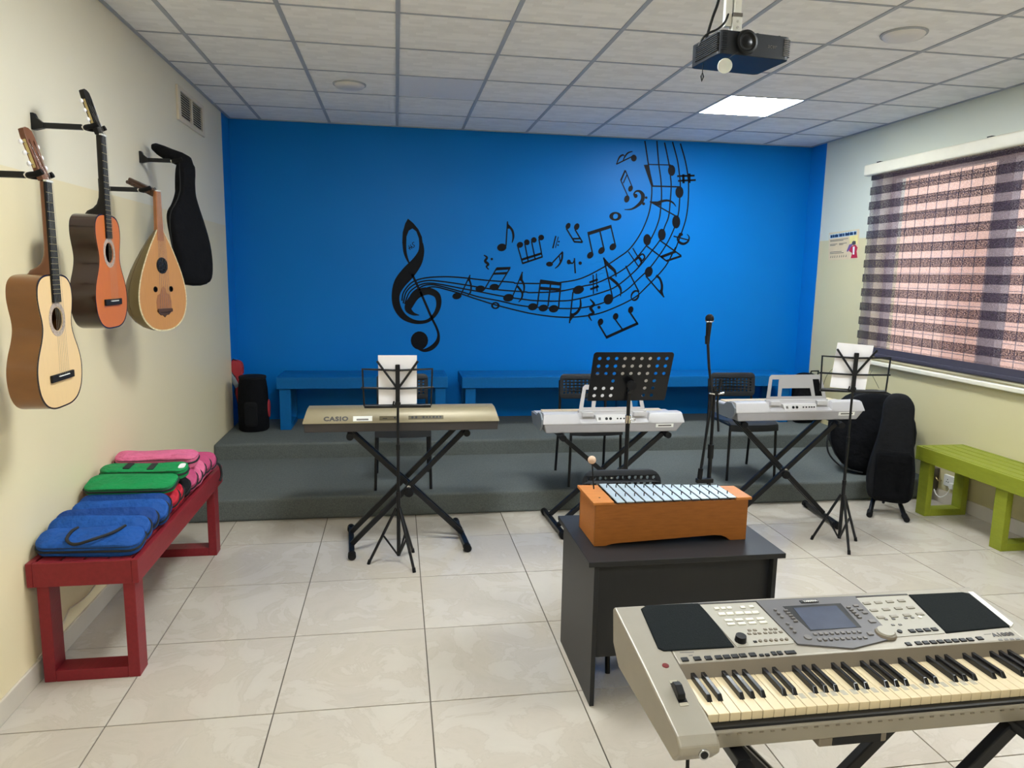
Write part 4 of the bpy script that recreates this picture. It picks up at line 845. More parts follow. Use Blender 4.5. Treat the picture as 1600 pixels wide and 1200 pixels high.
# ------------------------------------------------------------------ two white keyboards seen from behind
def white_keyboard(label, loc, rz, rest_m):
    t = thing('keyboard', label, 'keyboard', loc, rz, 'white keyboards'); a = .474
    MB().hexa([(-a+.022,.010,0),(a-.048,.010,0),(a-.048,.32,0),(-a+.022,.32,0)], [(-a+.006,.0,.062),(a-.006,.0,.062),(a-.006,.345,.062),(-a+.006,.345,.062)]).build('lower_body', 'kb_white_low', t, bevel=.006)
    # upper shell with a hollow in the middle of the back
    for x0, x1 in ((-a,-.225),(.225,a)):
        pr = [(-.002,.060),(0,.068),(.028,.118),(.05,.124),(.12,.120),(.17,.092),(.345,.085),(.345,.060)]
        MB().loft([[(x-(1 if x > 0 else -1)*(max(0,z-.066)*.16 if abs(x) > .4 else -max(0,z-.066)*.35), y, z) for y, z in pr] for x in (x0, x1)]).build('top_shell', 'kb_white', t, smooth=30)
    pr = [(-.002,.060),(0,.068),(.045,.082),(.058,.122),(.12,.120),(.17,.092),(.345,.085),(.345,.060)]
    MB().loft([[(x, y, z) for y, z in pr] for x in (-.245, .245)]).build('centre_shell', 'kb_white', t, smooth=30)
    jp = MB().hexa([(-.115,.010,.069),(.115,.010,.069),(.115,.05,.069),(-.115,.05,.069)], [(-.125,.028,.108),(.125,.028,.108),(.125,.06,.110),(-.125,.06,.110)]).build('jack_panel', 'kb_jack_grey', t, bevel=.002)
    def jf(u, v, d=0): return Vector((u, .010+.018*v-d*.9, .069+.039*v+d*.42))
    for u, r in ((-.052,.0095),(-.025,.0095),(.022,.0055),(.044,.0055),(.066,.0055),(.084,.0055),(.102,.0055)): MB().cyl(jf(u,.5,-.002), jf(u,.5,.003), r, n=10).build('jack', 'black', jp, smooth=40)
    MB().hexa([jf(-.105,.3,0),jf(-.09,.3,0),jf(-.09,.7,0),jf(-.105,.7,0)], [jf(-.105,.3,.002),jf(-.09,.3,.002),jf(-.09,.7,.002),jf(-.105,.7,.002)]).build('usb_port', 'button_grey', jp)
    for sx in (-1, 1): MB().box(*sorted((sx*.135, sx*.21)), .030, .062, .10, .128).build('rest_clip', 'kb_white', t, bevel=.003)
    MB().box(-.23, .23, .058, .085, .118, .136).build('rest_ledge', 'kb_white', t, bevel=.003)
    R_ = [(-.225,0),(.225,0),(.195,.15),(.18,.165),(-.18,.165),(-.195,.15)]
    MB().prism([R_, [(-.195,.02),(-.175,.135),(-.125,.135),(-.14,.02)], [(-.115,.02),(-.105,.075),(.105,.075),(.115,.02)], [(.14,.02),(.125,.135),(.175,.135),(.195,.02)]],
               lambda u, v, w_: (u, .070+w_+.20*v, .134+v), 0, .004).build('music_rest', rest_m, t)
    MB().prism([[(0,.06),(.0,.09),(.05,.122),(.12,.118),(.17,.09),(.345,.083),(.345,.06),(.30,.01),(.04,.01)]], lambda u, v, w_: (-a-.001-w_, u, v), 0, .012).build('end_cheek', 'cheek_shaded_grey', t, bevel=.004)
    kk = MB()
    for k in range(36): kk.box(-.423+k*.0235, -.423+k*.0235+.0225, .19, .34, .085, .094)
    kk.build('key_bed', 'white_key', t)
    MB().hexa([(.28,.0025,.030),(.40,.0025,.030),(.40,.012,.030),(.28,.012,.030)], [(.28,-.0012,.054),(.40,-.0012,.054),(.40,.006,.054),(.28,.006,.054)]).build('sticker', 'white_plastic', t)
    MB().hexa([(.295,.0010,.037),(.385,.0010,.037),(.385,.006,.037),(.295,.006,.037)], [(.295,-.0010,.047),(.385,-.0010,.047),(.385,.006,.047),(.295,.006,.047)]).build('sticker_code', 'button_grey', t)
    return t
white_keyboard('white electronic keyboard behind the perforated music stand, back view', (1.395, 4.41, .678), 0, 'kb_white')
white_keyboard('white electronic keyboard nearest the window, back view', (2.70, 4.41, .738), 1.0, 'kb_grey_clear')

# ------------------------------------------------------------------ music stands
def tripod(t, zc, spread, m='black_metal', rot=0, legs=3):
    for k in range(legs):
        a = rot+2*PI*k/legs; d = Vector((math.cos(a), math.sin(a), 0))
        lg = MB().tube([Vector((0,0,zc))+d*.012, d*spread+Vector((0,0,.012))], .0085, 8).build('leg', m, t, smooth=50)
        MB().cyl(d*(spread-.004)+Vector((0,0,.026)), d*(spread+.004)+Vector((0,0,.0)), .010, n=10).build('rubber_foot', 'dark_rubber', lg, smooth=40)
        MB().tube([d*(spread*.5)+Vector((0,0,zc*.5)), Vector((0,0,.05))+d*.006], .0062, 6).build('brace', m, t, smooth=50)
def wire_stand(label, loc, rz, zdesk, trot, roll=0, wd=.385, ht=.215, spread=.20):
    t = thing('wire_music_stand', label, 'music stand', loc, rz, 'folding wire music stands')
    tripod(t, .335, spread, rot=trot)
    MB().cyl((0,0,.045),(0,0,.43), .0115, n=10).build('lower_tube', 'black_metal', t, smooth=50)
    MB().cyl((0,0,.40),(0,0,.43), .013, n=10).build('collar', 'black', t, smooth=50)
    MB().cyl((0,0,.42),(0,0,.70), .0095, n=10).build('middle_tube', 'black_metal', t, smooth=50)
    MB().cyl((0,0,.68),(0,0,.71), .011, n=10).build('collar', 'black', t, smooth=50)
    MB().cyl((0,0,.70),(0,0,zdesk+.01), .0075, n=10).build('upper_tube', 'black_metal', t, smooth=50)
    r = math.radians(roll); cr, sr = math.cos(r), math.sin(r)
    def dp(u, v, w_=0): u2, v2 = u*cr+v*sr, -u*sr+v*cr; return (u2, w_-.16*v2, zdesk+v2)   # top leans towards the camera side
    for sx in (-1, 1):
        h = wd/2; MB().tube([dp(0,ht-.008),dp(sx*h,ht),dp(sx*h*.97,.005),dp(0,0)], .0070, 6).build('desk_frame', 'black_metal', t)
        MB().tube([dp(0,ht*.47),dp(sx*h*1.05,ht*.5)], .0062, 6).build('cross_wire', 'black_metal', t)
        MB().tube([dp(0,ht*.46,-.006),dp(sx*.112,ht+.046,-.006)], .0068, 6).build('page_arm', 'black_metal', t)
    MB().prism([rrect(-wd/2*.97, wd/2*.97, -.012, .008, .003, 2)], lambda u, v, w_: dp(u, v, w_), -.004, .020).build('ledge', 'black_metal', t)
    MB().prism([rrect(-.012,.012,-.01,ht+.005,.004,2)], lambda u, v, w_: dp(u, v, w_), -.012, -.002).build('spine', 'black_metal', t)
    MB().prism([rrect(-.013,.013,ht-.002,ht+.026,.004,2)], lambda u, v, w_: dp(u, v, w_), -.014, -.001).build('head_clip', 'black', t)
    MB().lathe([(0,-.014),(.015,-.012),(.017,0),(.0,.002)], o=dp(.0,.015,-.014), axis=(0,1,0), n=14).build('wing_screw', 'black', t, smooth=40)
    MB().bar(dp(-.028,.0,-.014), dp(-.022,.03,-.014), .006, .006).build('wing', 'black_metal', t)
    return t, dp
def sheet(name, label, t, dp, pw, ph, lean_u=0, rolld=0, lines=True, base=.008):
    o = thing(name, label, 'paper', t.location, math.degrees(t.rotation_euler.z), 'sheet music on the stands'); r = math.radians(rolld)
    def q(u, v, w_): u2, v2 = u*math.cos(r)+v*math.sin(r)+lean_u, -u*math.sin(r)+v*math.cos(r)+base; return dp(u2, v2, .0055+w_+.004*math.sin(v*14))
    mb = MB(); n, k = 6, 10
    vs = [q(-pw/2+pw*i/n, ph*j/k, 0) for j in range(k+1) for i in range(n+1)]; vs += [q(-pw/2+pw*i/n, ph*j/k, .0006) for j in range(k+1) for i in range(n+1)]
    N_ = (n+1)*(k+1); fs = []
    for j in range(k):
        for i in range(n): a = j*(n+1)+i; fs += [(a,a+1,a+n+2,a+n+1), (N_+a,N_+a+n+1,N_+a+n+2,N_+a+1)]
    mb.add(vs, fs); mb.build('page', 'paper', o, smooth=60)
    return o
ms1, dp1 = wire_stand('black folding wire music stand before the gold keyboard', (.005, 4.06, 0), 0, .935, math.radians(60), spread=.17)
sheet('sheet_music', 'white page on the wire stand before the gold keyboard', ms1, dp1, .213, .285)
ms2, dp2 = wire_stand('black folding wire music stand beside the keyboard nearest the window', (2.80, 4.03, 0), -24, 1.005, math.radians(42), roll=-1, spread=.16)
sheet('sheet_music', 'slanted white page on the wire stand nearest the window', ms2, dp2, .205, .285, lean_u=-.03, rolld=4, base=.010)
MB().tube(spline([dp2(-.17,.03,.01),dp2(-.15,.10,.012),dp2(-.09,.17,.012)],4), .0012, 5).build('page_holder_wire', 'black_metal', ms2)
MB().tube([dp2(.10,.13,.012),dp2(.09,.105,.012),dp2(.105,.10,.012),dp2(.15,.02,.012)], .0012, 5).build('page_holder_wire', 'black_metal', ms2)

t = thing('orchestra_music_stand', 'black perforated plate music stand in front of the middle keyboard', 'music stand', (1.31, 3.90, 0), 0)
def skip(c, r):  # no holes where the bracket sits, and a few plain places
    return (r <= 2 and 3 <= c <= 5) or (r == 2 and c in (1, 8)) or (r == 2 and c in (0,)) or (r <= 1 and c == 8)
PW, PH = .465, .315
loops = perforated(9, 6, -.195, .195, .035, .275, .0105, .0105, rrect(-PW/2, PW/2, 0, PH, .018), skip, n=12)
r3 = math.radians(0)
def op(u, v, w_): u2, v2 = u*math.cos(r3)+v*math.sin(r3), -u*math.sin(r3)+v*math.cos(r3); return (u2-.005, w_-.36*v2+.03, .975+v2*.93)
MB().prism(loops, op, 0, .003).build('desk_plate', 'black_metal', t)
MB().prism([rrect(-PW/2, PW/2, 0, .003, .001, 1)], lambda u, v, w_: op(u, v, w_), 0, .05).build('ledge', 'black_metal', t)
sh = thing('sheet_music', 'white page behind the holes of the perforated music stand', 'paper', t.location, 0, 'sheet music on the stands')
MB().prism([[(-.075,.052),(.125,.052),(.125,PH-.006),(-.075,PH-.006)]], op, .006, .0068).build('page', 'paper', sh)
MB().tube([op(0,.13,-.004), (0,-.04,1.055), (0,0,1.03)], .013, 10).build('tilt_neck', 'black', t, smooth=50)
MB().lathe([(0,-.02),(.026,-.018),(.028,0),(.0,.002)], o=(0,-.035,1.075), axis=(0,1,0), n=16).build('tilt_knob', 'dark_rubber', t, smooth=40)
MB().cyl((0,0,.86),(0,0,1.05), .0105, n=12).build('upper_tube', 'black_metal', t, smooth=50)
MB().cyl((0,0,.06),(0,0,.87), .0125, n=12).build('lower_tube', 'black_metal', t, smooth=50)
MB().cyl((0,0,.85),(0,0,.895), .0165, n=12).build('clutch', 'chrome', t, smooth=50)
MB().tube([(.012,-.008,.87),(.035,-.012,.878),(.04,-.012,.87),(.034,-.012,.862),(.012,-.008,.866)], .004, 6).build('wing_screw', 'chrome', t, smooth=50)
tripod(t, .30, .26, rot=math.radians(80))

# ------------------------------------------------------------------ microphone stand
t = thing('microphone_stand', 'black boom microphone stand with folded arm beside the middle keyboard', 'microphone stand', (2.0, 4.27, 0), 0)
MB().lathe([(0,0),(.12,0),(.125,.008),(.12,.02),(.03,.03),(.014,.05)], n=28).build('base', 'black_metal', t, smooth=40)
MB().cyl((0,0,.03),(0,0,.56), .0135, n=12).build('lower_tube', 'black_metal', t, smooth=50)
MB().cyl((0,0,.53),(0,0,.62), .019, n=12).build('clutch', 'black', t, smooth=50)
MB().cyl((0,0,.6),(0,0,1.0), .0105, n=12).build('upper_tube', 'black_metal', t, smooth=50)
MB().cyl((0,-.03,.96),(0,.03,.96), .016, n=12).build('tilt_joint', 'black', t, smooth=50)
for sx in (-1, 1): MB().cyl((sx*.012,-.03,.955),(sx*.05,-.034,.962), .0055, n=8).build('wing_screw', 'chrome', t, smooth=50)
MB().tube([(-.075,-.03,.45),(-.03,-.03,.90),(-.025,-.02,.96),(-.045,0,1.12),(-.066,0,1.30)], .0085, 10).build('boom_arm', 'black_metal', t, smooth=50)
MB().cyl((-.078,-.03,.40),(-.074,-.03,.47), .016, n=12).build('counterweight', 'dark_rubber', t, smooth=50)
MB().box(-.10, .012, -.045, -.012, .375, .405).build('arm_clip', 'black', t, bevel=.005)
MB().tube([(.035,-.02,.71),(.015,-.02,.90),(.032,-.02,1.05)], .0075, 8).build('rear_arm', 'black_metal', t, smooth=50)
MB().cyl((-.068,-.002,1.27),(-.066,.004,1.32), .014, .017, n=12).build('microphone_clip', 'black', t, smooth=50)
mi = thing('microphone', 'black handheld microphone clipped at the top of its stand', 'microphone', (1.934, 4.27, 1.30), 0)
MB().cyl((.008,.02,-.03),(-.002,-.012,.105), .0125, .0185, n=14).build('handle', 'black', mi, smooth=50)
MB().ball((-.0045,-.021,.132), .027, 18, (1,1,1.05)).build('grille', 'dark_rubber', mi, smooth=60)
MB().lathe([(.0268,-.003),(.0285,0),(.0268,.003)], o=(-.004,-.018,.118), axis=(-.06,-.2,1), n=20).build('grille_ring', 'steel', mi, smooth=50)

# ------------------------------------------------------------------ desk
t = thing('desk', 'small charcoal desk with side panels under the metallophone', 'desk', (0, 0, 0))
t.location = (1.122, 2.79, 0)
MB().box(-.404, .404, -.27, .27, .585, .606).build('table_top', 'desk', t, bevel=.002)
for sx in (-1, 1): MB().box(*sorted((sx*.378, sx*.360)), -.255, .262, 0, .585).build('side_panel', 'desk', t, bevel=.0015)
MB().box(-.36, .36, -.225, -.207, .19, .585).build('front_panel', 'desk', t, bevel=.0015)

# ------------------------------------------------------------------ metallophone on the desk
t = thing('metallophone', 'orange wooden box metallophone with silver bars on the desk', 'metallophone', (.78, 2.675, .607), .6)
Lx, DL, DR, HH = .655, .235, .150, .185
def gy(x, f): d = DL+(DR-DL)*x/Lx; return d*f
arch = [(0,0),(.05,0),(.06,.004),(.075,.007),(.10,.009),(Lx-.17,.024),(Lx-.14,.0245),(Lx-.11,.022),(Lx-.09,.014),(Lx-.07,0),(Lx,0)]
frontp = arch+[(Lx,HH-.012),(0,HH-.012)]
MB().prism([frontp], lambda u, v, w_: (u, w_, v), 0, .012).build('front_panel', 'wood_orange', t, bevel=.001)
MB().prism([frontp], lambda u, v, w_: (u, gy(u,1)-.012+w_, v), 0, .012).build('back_panel', 'wood_orange', t, bevel=.001)
MB().box(.0, .012, .012, DL-.012, 0, HH-.012).build('end_panel', 'wood_orange_end', t, bevel=.001)
MB().box(Lx-.012, Lx, .012, DR-.012, 0, HH-.012).build('end_panel', 'wood_orange_end', t, bevel=.001)
MB().prism([[(-.012,-.008),(.075,-.008),(.075,gy(.075,1)+.004),(-.012,DL+.006)]], lambda u, v, w_: (u, v, HH-.012+w_), 0, .012).build('end_cap', 'wood_orange_end', t, bevel=.002)
MB().prism([[(Lx-.055,-.008),(Lx+.012,-.008),(Lx+.012,DR+.004),(Lx-.055,gy(Lx-.055,1)+.004)]], lambda u, v, w_: (u, v, HH-.012+w_), 0, .012).build('end_cap', 'wood_orange_end', t, bevel=.002)
MB().cyl((.032,.055,HH-.0005),(.032,.055,HH+.0008), .004, n=10).build('mallet_hole', 'ebony', t)
MB().box(.076, Lx-.056, .013, DR-.015, HH-.03, HH-.02).build('gap_shade_board', 'mural', t)  # black board added under the bars as the shade in their gaps
nb = 13; bx0 = .078; bp = (Lx-.058-bx0)/nb
for fr_ in (.22, .78):
    rl = MB(); rl.bar((.075, gy(.075,fr_), HH-.006), (Lx-.05, gy(Lx-.05,fr_), HH-.006), .012, .012); rl.build('felt_rail', 'strap', t)
for k in range(nb):
    x = bx0+bp*(k+.5); c = gy(x,.5)-.008; l = gy(x,1)*.5+.016-.0008*k
    b = MB().box(-bp*.40, bp*.40, -l, l, 0, .004).build('chime_bar', 'bar_metal', t, bevel=.0008)
    b.location = (x, c, HH+.001)
    for fr_ in (.22, .78):
        y = gy(x, fr_)-c
        MB().cyl((0, y, .004), (0, y, .017), .0021, n=8).build('bar_pin', 'black', b)
t = thing('mallet', 'mallet with round beige head standing upright in the metallophone', 'mallet', (.822, 2.85, .78), 0)
MB().tube([(0,0,.0),(-.006,.002,.06),(-.012,.004,.128)], .0030, 8).build('stick', 'black', t, smooth=50)
MB().ball((-.013,.004,.138), .0175, 18).build('head', 'mallet', t, smooth=60)

# ------------------------------------------------------------------ big silver arranger keyboard in front
KO = Vector((1.016, 1.39, .745))
KB = thing('arranger_keyboard', 'big silver keyboard with screen and speakers in the foreground', 'keyboard', KO)
def kbuild(mb, name, m, parent=KB, **kw):
    mb.v = [tuple(Vector(v)-KO) for v in mb.v]; return mb.build(name, m, parent, **kw)
KX0, KX1, SX0, SX1 = .523, 1.512, .606, 1.468
SLP = .1395
def pz(y): return .85+(y-1.385)*SLP
PU = Vector((1,0,0)); PV = Vector((0,1,SLP)).normalized(); PN = PU.cross(PV)
def pan(px, py, d=0.0):
    r_ = ray(px, py); k = (.85-SLP*1.385-CAM_Z)/(r_.z-SLP*r_.y); return O+r_*k+PN*d
def xprism(prof, x0, x1): return MB().loft([[(x, y, z) for y, z in prof] for x in (x0, x1)])
kbuild(xprism([(1.232,.752),(1.55,.752),(1.60,.79),(1.612,.872),(1.604,.8805),(1.385,.85),(1.366,.818),(1.366,.806),(1.232,.803),(1.219,.796)], SX0, SX1), 'body', 'silver', bevel=.003)
def cheek(x0, x1):
    return xprism([(1.20,.758),(1.55,.752),(1.60,.79),(1.612,.872),(1.604,.8805),(1.385,.85),(1.26,.830),(1.19,.818),(1.172,.806),(1.170,.790)], x0, x1)
kbuild(cheek(KX0, SX0), 'end_cheek', 'silver', bevel=.010, seg=3)
kbuild(cheek(SX1, KX1), 'end_cheek', 'silver', bevel=.010, seg=3)
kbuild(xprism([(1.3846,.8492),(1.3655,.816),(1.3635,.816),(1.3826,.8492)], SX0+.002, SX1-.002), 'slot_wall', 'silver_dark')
kbuild(MB().box(SX0, SX1, 1.224, 1.40, .798, .8045), 'key_bed', 'black')
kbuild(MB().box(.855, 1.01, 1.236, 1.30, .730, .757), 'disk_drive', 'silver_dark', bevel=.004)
kbuild(MB().box(.885, .995, 1.2345, 1.24, .733, .753), 'disk_slot', 'black')
# keys
wm = MB().box(-.0112, .0112, 0, .154, 0, .018).mesh('white_key', 'white_key'); pitch = (SX1-SX0-.006)/36
bm_ = MB().hexa([(-.0058,-.006,0),(.0058,-.006,0),(.0058,.108,0),(-.0058,.108,0)], [(-.0044,.004,.0125),(.0044,.004,.0125),(.0044,.108,.0125),(-.0044,.108,.0125)]).mesh('black_key', 'black_key')
kx = SX0+.003
for k in range(36):
    o = link('white_key', wm, KB, bevel=.001); o.location = Vector((kx+pitch*(k+.5), 1.240, .8045))-KO
    if k % 7 in (0, 1, 3, 4, 5) and k < 35:
        o2 = link('black_key', bm_, KB, bevel=.001); o2.location = Vector((kx+pitch*(k+1), 1.286, .821))-KO
    if 8 <= k <= 26:
        MB().box(-.006, .006, .028, .046, .018, .0183).build('key_sticker', 'sticker', o)
# panels on the sloping top
def flat(name, m, px, h=.0015, parent=KB, d0=-.002, **kw):
    a = [pan(x, y, d0) for x, y in px]; b = [pan(x, y, h) for x, y in px]; n = len(a)
    mb = MB().add(a+b, [tuple(range(n-1,-1,-1)), tuple(range(n,2*n))]+[(i,(i+1)%n,n+(i+1)%n,n+i) for i in range(n)])
    return kbuild(mb, name, m, parent, **kw)
kid = Matrix.Translation(KO)
def proud(name, m, cx, cy, wd, dp_, h, base=.0015, parent=KB, bevel=.0012, rnd=False):
    c = pan(cx, cy, base)
    mb = MB()
    if rnd: mb.cyl(c, c+PN*h, wd/2, wd/2*.9, 16)
    else:
        q = [(-wd/2,-dp_/2),(wd/2,-dp_/2),(wd/2,dp_/2),(-wd/2,dp_/2)]
        mb.hexa([c+PU*a+PV*b for a, b in q], [c+PU*a*.94+PV*b*.94+PN*h for a, b in q])
    return kbuild(mb, name, m, parent, bevel=bevel if not rnd else 0, smooth=40 if rnd else None)
flat('speaker_grille', 'speaker', [(1001,952),(1010,947),(1091,943),(1104,957),(1122,978),(1148,1012),(1037,1018),(1028,1014)], .003, bevel=.004)
flat('speaker_grille', 'speaker', [(1419,930),(1503,926),(1514,928),(1576,976),(1578,980),(1478,990)], .003, bevel=.004)
flat('chrome_trim', 'trim_sheen', [(1512,926.5),(1520,926.5),(1583,976),(1579,981)], .004)
pl = flat('control_panel', 'panel_light', [(1092,944),(1179,940),(1240,1002),(1240,1006),(1152,1012)], .0015)
pr_ = flat('control_panel', 'panel_light', [(1336,935),(1417,930),(1476,988),(1476,990),(1398,996),(1380,985)], .0015)
pd = flat('screen_panel', 'panel_dark', [(1181,941),(1335,933.5),(1382,983),(1388,1001),(1333,1015),(1246,1008)], .004)
flat('screen_bezel', 'black', [(1222,949.5),(1313,944.5),(1346,982.5),(1266,988.5)], .0046, bevel=.001)
flat('lcd_screen', 'screen', [(1239,952.5),(1306,949),(1338,982.5),(1266.5,987)], .0052)
flat('rear_ridge', 'kb_dark', [(1080,944),(1416,929),(1418,930.5),(1082,945.8)], .003)
def L8(x, y): return 1060+x/8.889, 930+y/8.889
def S6(x, y): return 1180+x/6.667, 920+y/6.667
def R7(x, y): return 1380+x/7.273, 920+y/7.273
for x, y in ((530,198),(620,195),(705,190),(890,180),(1010,172)): proud('button', 'button_light', *L8(x, y), .0125, .009, .003, parent=KB)
for x, y, wd in ((600,275,.018),(715,268,.018),(845,262,.022),(965,258,.018),(1065,252,.018)): proud('button', 'button_light', *L8(x, y), wd, .011, .003)
for x, y in ((695,362),(838,355),(985,348),(1135,340),(730,415),(878,408),(1025,400),(1175,390)): proud('button', 'button_light', *L8(x, y), .0205, .009, .003)
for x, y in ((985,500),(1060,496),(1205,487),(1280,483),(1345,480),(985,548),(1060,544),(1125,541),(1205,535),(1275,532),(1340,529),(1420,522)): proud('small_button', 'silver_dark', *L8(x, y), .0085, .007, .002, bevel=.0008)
proud('volume_dial', 'black', *L8(860, 640), .027, 0, .014, rnd=True)
proud('button', 'black', *L8(1065, 657), .009, .007, .002)
for x, y in ((1135,648),(1210,643),(1285,639),(1355,635),(1430,630),(1500,625)): proud('round_button', 'silver_dark', *L8(x, y), .0085, 0, .003, rnd=True)
for x, y in ((90,898),(262,886),(415,878),(558,868),(672,860),(785,852),(895,842),(1030,832)): proud('dark_button', 'black', *L8(x, y), .0165, .013, .003, base=0)
for x, y in ((1155,840),(1235,835)): proud('dark_button', 'black', *L8(x, y), .0105, .008, .003, base=0)
for x, y in ((1325,815),(1408,808)): proud('dark_button', 'black', *L8(x, y), .0115, .013, .003, base=0)
proud('dark_button', 'black', 1235, 1020, .026, .012, .003, base=0)
for x, y in ((205,240),(240,278),(275,315),(335,385),(372,428),(408,470)): proud('round_button', 'button_grey', *S6(x, y), .0085, 0, .004, base=.004, rnd=True)
for x, y in ((315,247),(342,274),(368,301),(392,328),(416,358)): proud('button', 'button_grey', *S6(x, y), .011, .006, .004, base=.004)
for x, y in ((968,215),(997,240),(1025,265),(1053,291),(1082,318)): proud('button', 'button_grey', *S6(x, y), .011, .006, .004, base=.004)
for x, y in ((1045,195),(1090,232),(1140,268)): proud('button', 'button_grey', *S6(x, y), .014, .008, .003, base=.004)
for k in range(9):
    proud('button', 'button_grey', *S6(620+57.5*k, 492-3*k), .0085, .009, .003, base=.004); proud('button', 'button_grey', *S6(665+59.5*k, 550-2.7*k), .0085, .009, .003, base=.004)
proud('round_button', 'button_grey', *S6(545, 525), .019, 0, .003, base=.004, rnd=True)
proud('button', 'button_grey', *S6(1215, 358), .017, .012, .003, base=.004); proud('button', 'button_grey', *S6(1195, 487), .014, .012, .003, base=.004)
proud('data_dial_ring', 'silver_dark', *S6(1355, 480), .050, 0, .005, base=.003, rnd=True); proud('data_dial', 'panel_light', *S6(1352, 478), .042, 0, .009, base=.003, rnd=True)
lp = proud('logo_plate', 'black', *S6(558, 148), .050, .012, .002, base=.004)
c = pan(*S6(568, 152), .0065)-KO; lettering('lettering', 'YAMAHA', .009, 'white_plastic', KB, c-PV*.003, PU, PV, align='CENTER', bold=.0002)
for r_i in range(3):
    for c_i in range(4):
        a = Vector((1354,944)).lerp(Vector((1376,966)), r_i/2); b = Vector((1408,940)).lerp(Vector((1437,961)), r_i/2); q = a.lerp(b, c_i/3)
        proud('button', 'button_mid', q.x, q.y, .020, .010, .003)
for x, y in ((30,355),(115,352),(255,342),(330,337),(110,420),(190,416)): proud('small_button', 'button_grey', *R7(x, y), .0085, .006, .002, bevel=.0008)
proud('round_button', 'button_light', *R7(415, 332), .0105, 0, .003, rnd=True); proud('round_button', 'black', *R7(185, 495), .0125, 0, .003, rnd=True)
for x, y in ((325,490),(410,484),(495,477),(580,470)): proud('dark_button', 'black', *R7(x, y), .0155, .012, .003)
proud('dark_button', 'black', *R7(285, 632), .0135, .012, .003, base=0); proud('dark_button', 'black', *R7(1095, 567), .0165, .012, .003, base=0)
for k in range(8): proud('dark_button', 'black', *R7(400+84*k, 622-6*k), .0152, .012, .003, base=0)
c = pan(1553, 995.5, .0008)-KO; lettering('lettering', 'A1000', .019, 'kb_dark', KB, c, PU, PV, bold=.0002, sx=1.15)
for k, x in enumerate((1559,1568,1577,1586)): flat('printed_mark', 'button_grey', [(x,998.5-.5*k),(x+6,998-.5*k),(x+8,1000.5-.5*k),(x+2,1001-.5*k)], .0004)
flat('printed_line', 'button_grey', [(1537,991),(1548,990.3),(1548.5,990.9),(1537.5,991.6)], .0004)
for x0, x1, y in ((1062,1084,1019),(1076,1082,1024)): flat('printed_text', 'button_grey', [(x0,y),(x1,y-.8),(x1+.5,y+.4),(x0+.5,y+1.2)], .0003)
proud('power_button', 'red_button', 1040, 1040, .0165, 0, .003, base=-.002, rnd=True)
# wheel well on the left cheek
def ck(px, py, d): # cheek surface in front of the panel: z falls from .85 to .83 between y 1.385 and 1.26
    r_ = ray(px, py); sl = .16; k = (.85-sl*1.385-CAM_Z)/(r_.z-sl*r_.y); return O+r_*k+Vector((0,-sl,1)).normalized()*d
def ckflat(name, m, px, h0, h1): a = [ck(x, y, h0) for x, y in px]; b = [ck(x, y, h1) for x, y in px]; kbuild(MB().hexa(a, b), name, m)
ckflat('wheel_well', 'black', [(1046,1065),(1059,1064),(1075,1098),(1061,1100)], -.001, .0006)
ckflat('wheel_well_end', 'sticker', [(1045.5,1064),(1057,1063),(1059,1066.5),(1047,1068)], 0, .001); ckflat('wheel_well_end', 'sticker', [(1061,1099),(1074,1097.5),(1076.5,1102.5),(1063,1104)], 0, .001)
a, b = ck(1053.5, 1072, .002), ck(1066, 1096, .002)
kbuild(MB().prism([[(0,0),(.06,0),(.055,.012),(.03,.018),(.008,.014)]], lambda u, v, w_: (a.lerp(b, u/.06)+Vector((w_,0,v))), -.008, .008), 'pitch_wheel', 'black', bevel=.002)
kbuild(MB().cyl((.572,1.172,.790),(.572,1.1675,.790), .011, n=16), 'headphone_jack', 'steel', smooth=40)
kbuild(MB().cyl((.572,1.170,.790),(.572,1.1665,.790), .0075, n=16), 'jack_hole', 'black', smooth=40)
for k in range(36): # tiny printed note marks along the front rail
    x = kx+pitch*(k+.5); kbuild(MB().box(x-.004, x+.004, 1.2185, 1.2215, .789, .7915), 'printed_mark', 'silver_dark')
t = tag(MB().tube(spline([(.60,1.33,.755),(.60,1.30,.68),(.597,1.29,.4),(.60,1.32,.1),(.60,1.42,.008),(.62,1.7,.006),(.64,1.9,.006)],6), .004, 6).build('power_cable', 'black', smooth=60), 'thin black cable dropping behind the silver keyboard', 'cable')

# ------------------------------------------------------------------ projector on a ceiling pole
PJ = (1.40, 2.95, 2.555)
t = thing('projector', 'black ceiling projector with lens facing the room', 'projector', PJ, 6)
body = rrect(-.158, .158, -.115, .115, .02, 4)
MB().prism([body], lambda u, v, w_: (u, v, w_), 0, .088).build('body', 'projector', t, bevel=.008, seg=3)
for sx in (-1, 1):
    for k in range(9):
        z = .014+k*.0078
        MB().box(*sorted((sx*.150, sx*.1645)), -.104, .07, z, z+.0036).build('vent_slat', 'projector', t)
    MB().box(*sorted((sx*.1578, sx*.1585)), -.10, .06, .012, .08).build('vent_lit_recess', 'button_grey', t)  # light seen in the side vents, painted as a grey recess
    for k in range(9):
        z = .016+k*.0075; MB().box(*sorted((sx*.128, sx*.150)), -.118, -.112, z, z+.0035).build('front_slat', 'button_grey' if sx > 0 else 'projector', t)  # one side lighter: light through the vents put into the slat colour
MB().lathe([(.0,-.004),(.030,-.004),(.036,-.010),(.045,-.008),(.048,.006)], o=(-.042,-.117,.05), axis=(0,1,0), n=28).build('lens_ring', 'black', t, smooth=40)
MB().lathe([(.0,-.004),(.018,-.003),(.028,.003)], o=(-.042,-.121,.05), axis=(0,1,0), n=24).build('lens', 'lens', t, smooth=60)
